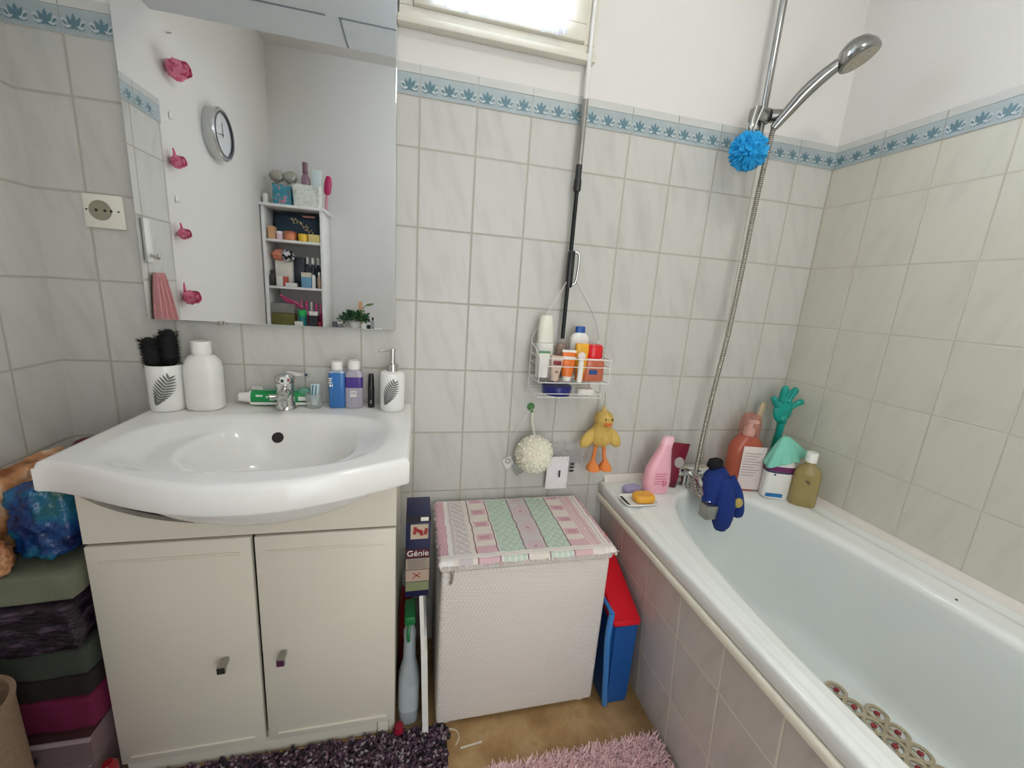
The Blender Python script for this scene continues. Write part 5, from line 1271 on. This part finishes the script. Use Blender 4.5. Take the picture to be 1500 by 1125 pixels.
small('amber_pot', 'wide terracotta-orange pot on the upper shelf', 'pot', 'jar', -2.078, YF - .005, s1, .066, .050, M('terracotta', (204, 124, 78), .4), 2, None, M('terracotta_dark', (186, 104, 62), .4))
small('yellow_tin', 'yellow tin next to the orange pot on the upper shelf', 'tin', 'jar', -2.010, YF, s1, .052, .042, M('lemon_tin', (234, 190, 44), .35), 2)
small('white_yellow_carton', 'white carton with yellow end at the right of the upper shelf', 'carton', 'box', -1.950, YF, s1, .060, .044, M('lemon_carton', (226, 206, 130), .5), 2, .03)
# middle shelf
tag(ob('peach_scrunchie', MB().ico((0, 0, 0), (.042, .030, .030), 4, ruffle(2, 5, .2)), M('peach_fabric', (226, 140, 110), .8, bump=.5), loc=(-2.145, -1.560, 1.332), ang=0), 'peach fabric scrunchie on top of the white pack on the middle shelf', 'scrunchie')['group'] = GS[3]
ZB = NT('black_white_print'); t = ZB; co = t.add('ShaderNodeTexCoord').outputs['Object']; t.bsdf(t.ramp(t.noise(60, 2, co), [(.46, rgb(26, 24, 30)), (.52, rgb(226, 222, 226))]), .7)
tag(ob('printed_scrunchie', MB().ico((0, 0, 0), (.033, .026, .032), 4, ruffle(8, 5, .2)), ZB.m, loc=(-2.100, -1.545, 1.330), ang=0), 'black and white printed scrunchie beside the peach one on the middle shelf', 'scrunchie')['group'] = GS[3]
small('cotton_pack', 'tall white pack behind the little boxes on the middle shelf', 'pack', 'box', -2.127, -1.585, s2, .092, .150, M('white_pack', (232, 228, 216), .6), 3, .06)
small('dark_vial', 'dark brown vial at the wall end of the middle shelf', 'vial', 'bottle', -2.184, YF, s2, .028, .088, M('umber_plastic', (58, 50, 48), .4), 3, None, BLACK_PL)
small('red_white_box', 'small white box on the middle shelf, in front of the tall white pack', 'box', 'box', -2.142, YF + .005, s2, .034, .056, PAPER, 3, .03)
small('red_box', 'small brick-red box beside the small white box on the middle shelf', 'box', 'box', -2.113, YF, s2, .022, .056, M('brick_red', (190, 84, 66), .5), 3, .03)
small('cream_bar_dish', 'flat white dish at the front of the middle shelf', 'dish', 'box', -2.078, YF + .018, s2, .058, .022, WHITE_PL, 3, .03)
small('black_case', 'tall black case in the middle of the middle shelf', 'case', 'box', -2.050, -1.615, s2, .060, .175, M('slate_case', (52, 56, 62), .5), 3, .05)
PUMPD = M('ink_blue_bottle', (28, 40, 54), .3)
for i, (x, lab) in enumerate(((-2.004, 'dark blue bottle with white cap, nearest the black case on the middle shelf'), (-1.974, 'dark blue bottle with white cap, middle of the three on the middle shelf'), (-1.944, 'dark blue bottle with white cap, at the right end of the middle shelf'))):
    small('serum_bottle', lab, 'bottle', 'bottle', x, -1.588, s2, .026, .178, PUMPD, 3, None, WHITE_PL, ch=.22)
small('sky_box', 'small sky-blue box with cream lid on the middle shelf', 'box', 'box', -1.998, YF, s2, .054, .088, M('sky_box', (110, 160, 190), .5), 3, .035, M('cream_lid', (222, 214, 196), .6), ch=.3)
small('white_tube', 'slim white tube standing right of the sky-blue box on the middle shelf', 'tube', 'bottle', -1.958, YF + .01, s2, .020, .078, WHITE_PL, 3)
small('tan_bottle', 'beige bottle at the open end of the middle shelf', 'bottle', 'bottle', -1.932, YF - .01, s2, .022, .095, M('beige_plastic', (206, 178, 150), .4), 3, None, WHITE_PL)
# lower shelf
small('olive_box', 'olive green box on the lower shelf', 'box', 'box', -2.131, YF - .01, s3, .124, .074, M('olive_carton', (104, 100, 42), .5, var=.25), 4, .07)
co_ = thing('clear_organizer', 'clear acrylic organizer on top of the olive box', 'organizer', (-2.131, -1.545, s3 + .0756), (0, 0, 0), GS[4])
ob('tray', MB().box(-.062, .062, -.032, .032, .0, .055, .003), clear('acrylic', (206, 206, 202), .06, .4), co_); ob('contents', MB().box(-.056, .056, -.026, .026, .003, .030, .004), M('dark_wine', (74, 52, 52), .5, var=.5, nscale=60), co_)
PKP = [M('hot_pink', (214, 60, 132), .4), M('rose_pink', (226, 116, 160), .4)]
for i in range(4):
    o = thing('makeup_pen', ['topmost pink makeup pen lying across the organizer', 'second pink makeup pen across the organizer', 'third pink makeup pen across the organizer', 'lowest pink makeup pen across the organizer'][i], 'pen', (-2.100 + .006 * i, -1.540 - .006 * i, s3 + .155 - .010 * i), (0, .42, 0), GS[4])
    ob('barrel', MB().tube([(-.055, 0, 0), (.030, 0, 0)], .005, 10), PKP[i % 2], o); ob('cap', MB().tube([(.0305, 0, 0), (.055, 0, 0)], .0056, 10), PKP[(i + 1) % 2], o)
for i, x in enumerate((-2.046, -2.018, -1.990, -1.962, -1.936)):
    small('nail_polish', ['pink nail polish bottle nearest the organizer', 'second pink nail polish from the organizer', 'middle of five pink nail polishes', 'fourth pink nail polish from the organizer', 'pink nail polish at the open end'][i] + ' in the lower shelf back row', 'nail polish', 'bottle', x, -1.585, s3 + .001, .024, .155 - .006 * i, PKP[i % 2], 4, None, WHITE_PL if i == 2 else PKP[(i + 1) % 2], ch=.4)
small('teal_jar', 'teal jar with bright green lid on the lower shelf', 'jar', 'jar', -2.030, YF, s3, .048, .098, M('teal_jar', (20, 122, 122), .35), 4, None, M('vivid_green', (30, 160, 80), .4), ch=.38)
small('white_carton', 'small white carton at the front of the lower shelf beside the olive box', 'carton', 'box', -2.044, YF + .032, s3, .044, .030, PAPER, 4, .015)
small('black_box', 'black box with white lid on the lower shelf', 'box', 'box', -1.966, YF, s3, .048, .092, M('charcoal_carton', (40, 46, 54), .5), 4, .04, PAPER, ch=.26)
small('crimson_jar', 'small crimson jar at the right end of the lower shelf', 'jar', 'jar', -1.930, YF + .02, s3, .022, .034, M('crimson_plastic', (150, 22, 48), .4), 4)
# low side cabinet with plant
sc = thing('side_cabinet', 'low white side cabinet next to the shelf unit against the far wall', 'cabinet', (-1.735, -1.632, 0))
ob('cabinet_body', MB().box(-.138, .150, -.094, .085, .002, .900, .002), LAC2, sc); ob('cabinet_top', MB().box(-.139, .155, -.095, .092, .9005, .9155, .002), LAC2, sc)
small('grey_box', 'grey box at the shelf end of the side cabinet', 'box', 'box', -1.858, -1.585, pz, .026, .040, M('grey_carton', (108, 108, 120), .5), 5, .03)
small('white_grey_jar', 'grey jar with white lid next to the grey box on the side cabinet', 'jar', 'jar', -1.825, -1.575, pz, .034, .040, M('smoke_jar', (130, 130, 136), .4), 5, None, WHITE_PL)
small('white_tub', 'white tub left of the plant on the side cabinet', 'tub', 'jar', -1.838, -1.655, pz, .042, .074, WHITE_PL, 5)
pl = thing('potted_plant', 'bushy dark green potted plant on the side cabinet, seen in the mirror', 'plant', (-1.742, -1.605, pz + .0005), (0, 0, 0))
ob('pot', MB().lathe([(0, 0), (.030, 0), (.038, .045), (.036, .046), (.030, .040), (0, .040)]), M('pot_white', (214, 214, 208), .4), pl)
mb = MB()
for i in range(330):
    a = random.uniform(0, 2 * PI); el = random.uniform(.05, 1.3); R = random.uniform(.03, .088)
    d = Vector((math.cos(a) * math.cos(el) * 1.12, math.sin(a) * math.cos(el) * .62, math.sin(el) * .75)); c = Vector((0, 0, .045)) + d * R
    dd = (d + Vector((random.gauss(0, .4), random.gauss(0, .4), random.gauss(0, .4)))).normalized(); n = dd.cross(Vector((random.gauss(0, 1), random.gauss(0, 1), 1))).normalized(); L = random.uniform(.016, .028)
    p = [c, c + dd * L * .4 + n * L * .32, c + dd * L * .8 + n * L * .22, c + dd * L, c + dd * L * .8 - n * L * .22, c + dd * L * .4 - n * L * .32]
    mb.mi = random.choice((0, 0, 1)); mb.poly(p)
ob('foliage', mb, [M('leaf_green', (34, 84, 50), .5, var=.2), M('leaf_mid_green', (62, 118, 72), .5, var=.2)], pl, ang=0)
mb = MB(); mb.tube([(.03, .01, .05), (.045, .012, .12), (.072, .014, .150)], .0028, 6, smooth=4)
stx = ob('shoot', mb, M('stem_green', (96, 120, 60), .6), pl)
mb = MB(); mb.ell((.095, .014, .158), (.026, .004, .008), 14, 6, rot3('Y', -.25)); ob('leaf', mb, M('leaf_olive', (92, 118, 66), .5), pl)
small('wooden_stick', 'tan wooden stick standing behind the plant on the side cabinet', 'stick', 'box', -1.712, -1.655, pz, .022, .170, TAN, 5, .014)
small('white_pot_small', 'white little pot in front of the plant on the side cabinet', 'pot', 'jar', -1.684, -1.560, pz, .032, .034, WHITE_PL, 5)
small('black_pot', 'small black pot right of the plant on the side cabinet', 'pot', 'jar', -1.652, -1.565, pz, .024, .030, BLACK_PL, 5)
small('silver_tube', 'slim silver tube at the right end of the side cabinet', 'tube', 'bottle', -1.630, -1.590, pz, .020, .078, M('silver_plastic', (168, 168, 172), .3, .6), 5, None, BLACK_PL)

# ------------------------------------------------------------------ light
w = bpy.data.worlds.new('daylight'); S.world = w; w.use_nodes = True
nt = w.node_tree; nt.nodes.clear(); o = nt.nodes.new('ShaderNodeOutputWorld'); bgn = nt.nodes.new('ShaderNodeBackground')
sky = nt.nodes.new('ShaderNodeTexSky'); sky.sky_type = 'HOSEK_WILKIE'; sky.turbidity = 6; sky.sun_direction = (0, -.5, .86)
mx = nt.nodes.new('ShaderNodeMix'); mx.data_type = 'RGBA'; mx.inputs[0].default_value = .8; mx.inputs[7].default_value = (.86, .93, 1, 1)
nt.links.new(sky.outputs[0], mx.inputs[6]); nt.links.new(mx.outputs[2], bgn.inputs[0]); bgn.inputs[1].default_value = 2.2; nt.links.new(bgn.outputs[0], o.inputs[0])
def area(name, loc, rot, sx, sy, e, c):
    l = bpy.data.lights.new(name, 'AREA'); l.shape = 'RECTANGLE'; l.size = sx; l.size_y = sy; l.energy = e; l.color = c
    q = bpy.data.objects.new(name, l); COL.objects.link(q); q.location = loc; q.rotation_euler = rot; return q
area('window_daylight', ((WX0 + WX1) / 2, .10, (WZ0 + WZ1) / 2), (math.radians(-90 + 12), 0, 0), WX1 - WX0 - .02, WZ1 - WZ0 - .02, 66, (.90, .955, 1))
area('front_fill_light', ((DX0 + DX1) / 2, YR - .35, 1.25), (math.radians(90), 0, 0), .84, 1.7, 6.8, (1, .94, .84))  # unseen fill lamp added behind the doorway for even front light
lp = thing('added_ceiling_lamp', 'round opal ceiling lamp added out of view to light the room evenly', 'ceiling lamp', (-.72, -1.00, ZC - .0005))  # lamp added above the camera to even out the light
ob('added_lamp_base', MB().lathe([(0, -.028), (.13, -.028), (.13, 0), (0, 0)], seg=40), WHITE_PL, lp)
t = NT('added_lamp_glow'); co = t.add('ShaderNodeTexCoord').outputs['Object']; em = t.add('ShaderNodeEmission')
t.link(t.mix(t.noise(3, 1, co), (1, .93, .80, 1), (1, .94, .82, 1)), em.inputs[0]); em.inputs[1].default_value = 32.; t.link(em.outputs[0], t.out.inputs[0])
ob('added_lamp_shade', MB().lathe([(0, -.075), (.05, -.072), (.09, -.060), (.118, -.040), (.122, -.0285), (0, -.0285)], seg=40), t.m, lp)

# ------------------------------------------------------------------ camera
cam = bpy.data.cameras.new('camera'); cam.sensor_width = 36.; cam.lens = 594.77 / 1500 * 36; cam.clip_start = .02
co_ = bpy.data.objects.new('camera', cam); COL.objects.link(co_); S.camera = co_
yaw, pitch, roll = .24, -.2177, .0718
fw = Vector((math.sin(yaw) * math.cos(pitch), math.cos(yaw) * math.cos(pitch), math.sin(pitch))); rt_ = Vector((math.cos(yaw), -math.sin(yaw), 0)); up_ = rt_.cross(fw)
r2 = rt_ * math.cos(roll) + up_ * math.sin(roll); u2 = -rt_ * math.sin(roll) + up_ * math.cos(roll)
co_.matrix_world = Matrix(((r2.x, u2.x, -fw.x, -1.3571), (r2.y, u2.y, -fw.y, -1.2228), (r2.z, u2.z, -fw.z, 1.2042), (0, 0, 0, 1)))
S.view_settings.view_transform = 'Standard'; S.view_settings.look = 'None'; S.view_settings.exposure = .08; S.view_settings.gamma = 1.
S.cycles.max_bounces = 10; S.cycles.transparent_max_bounces = 16
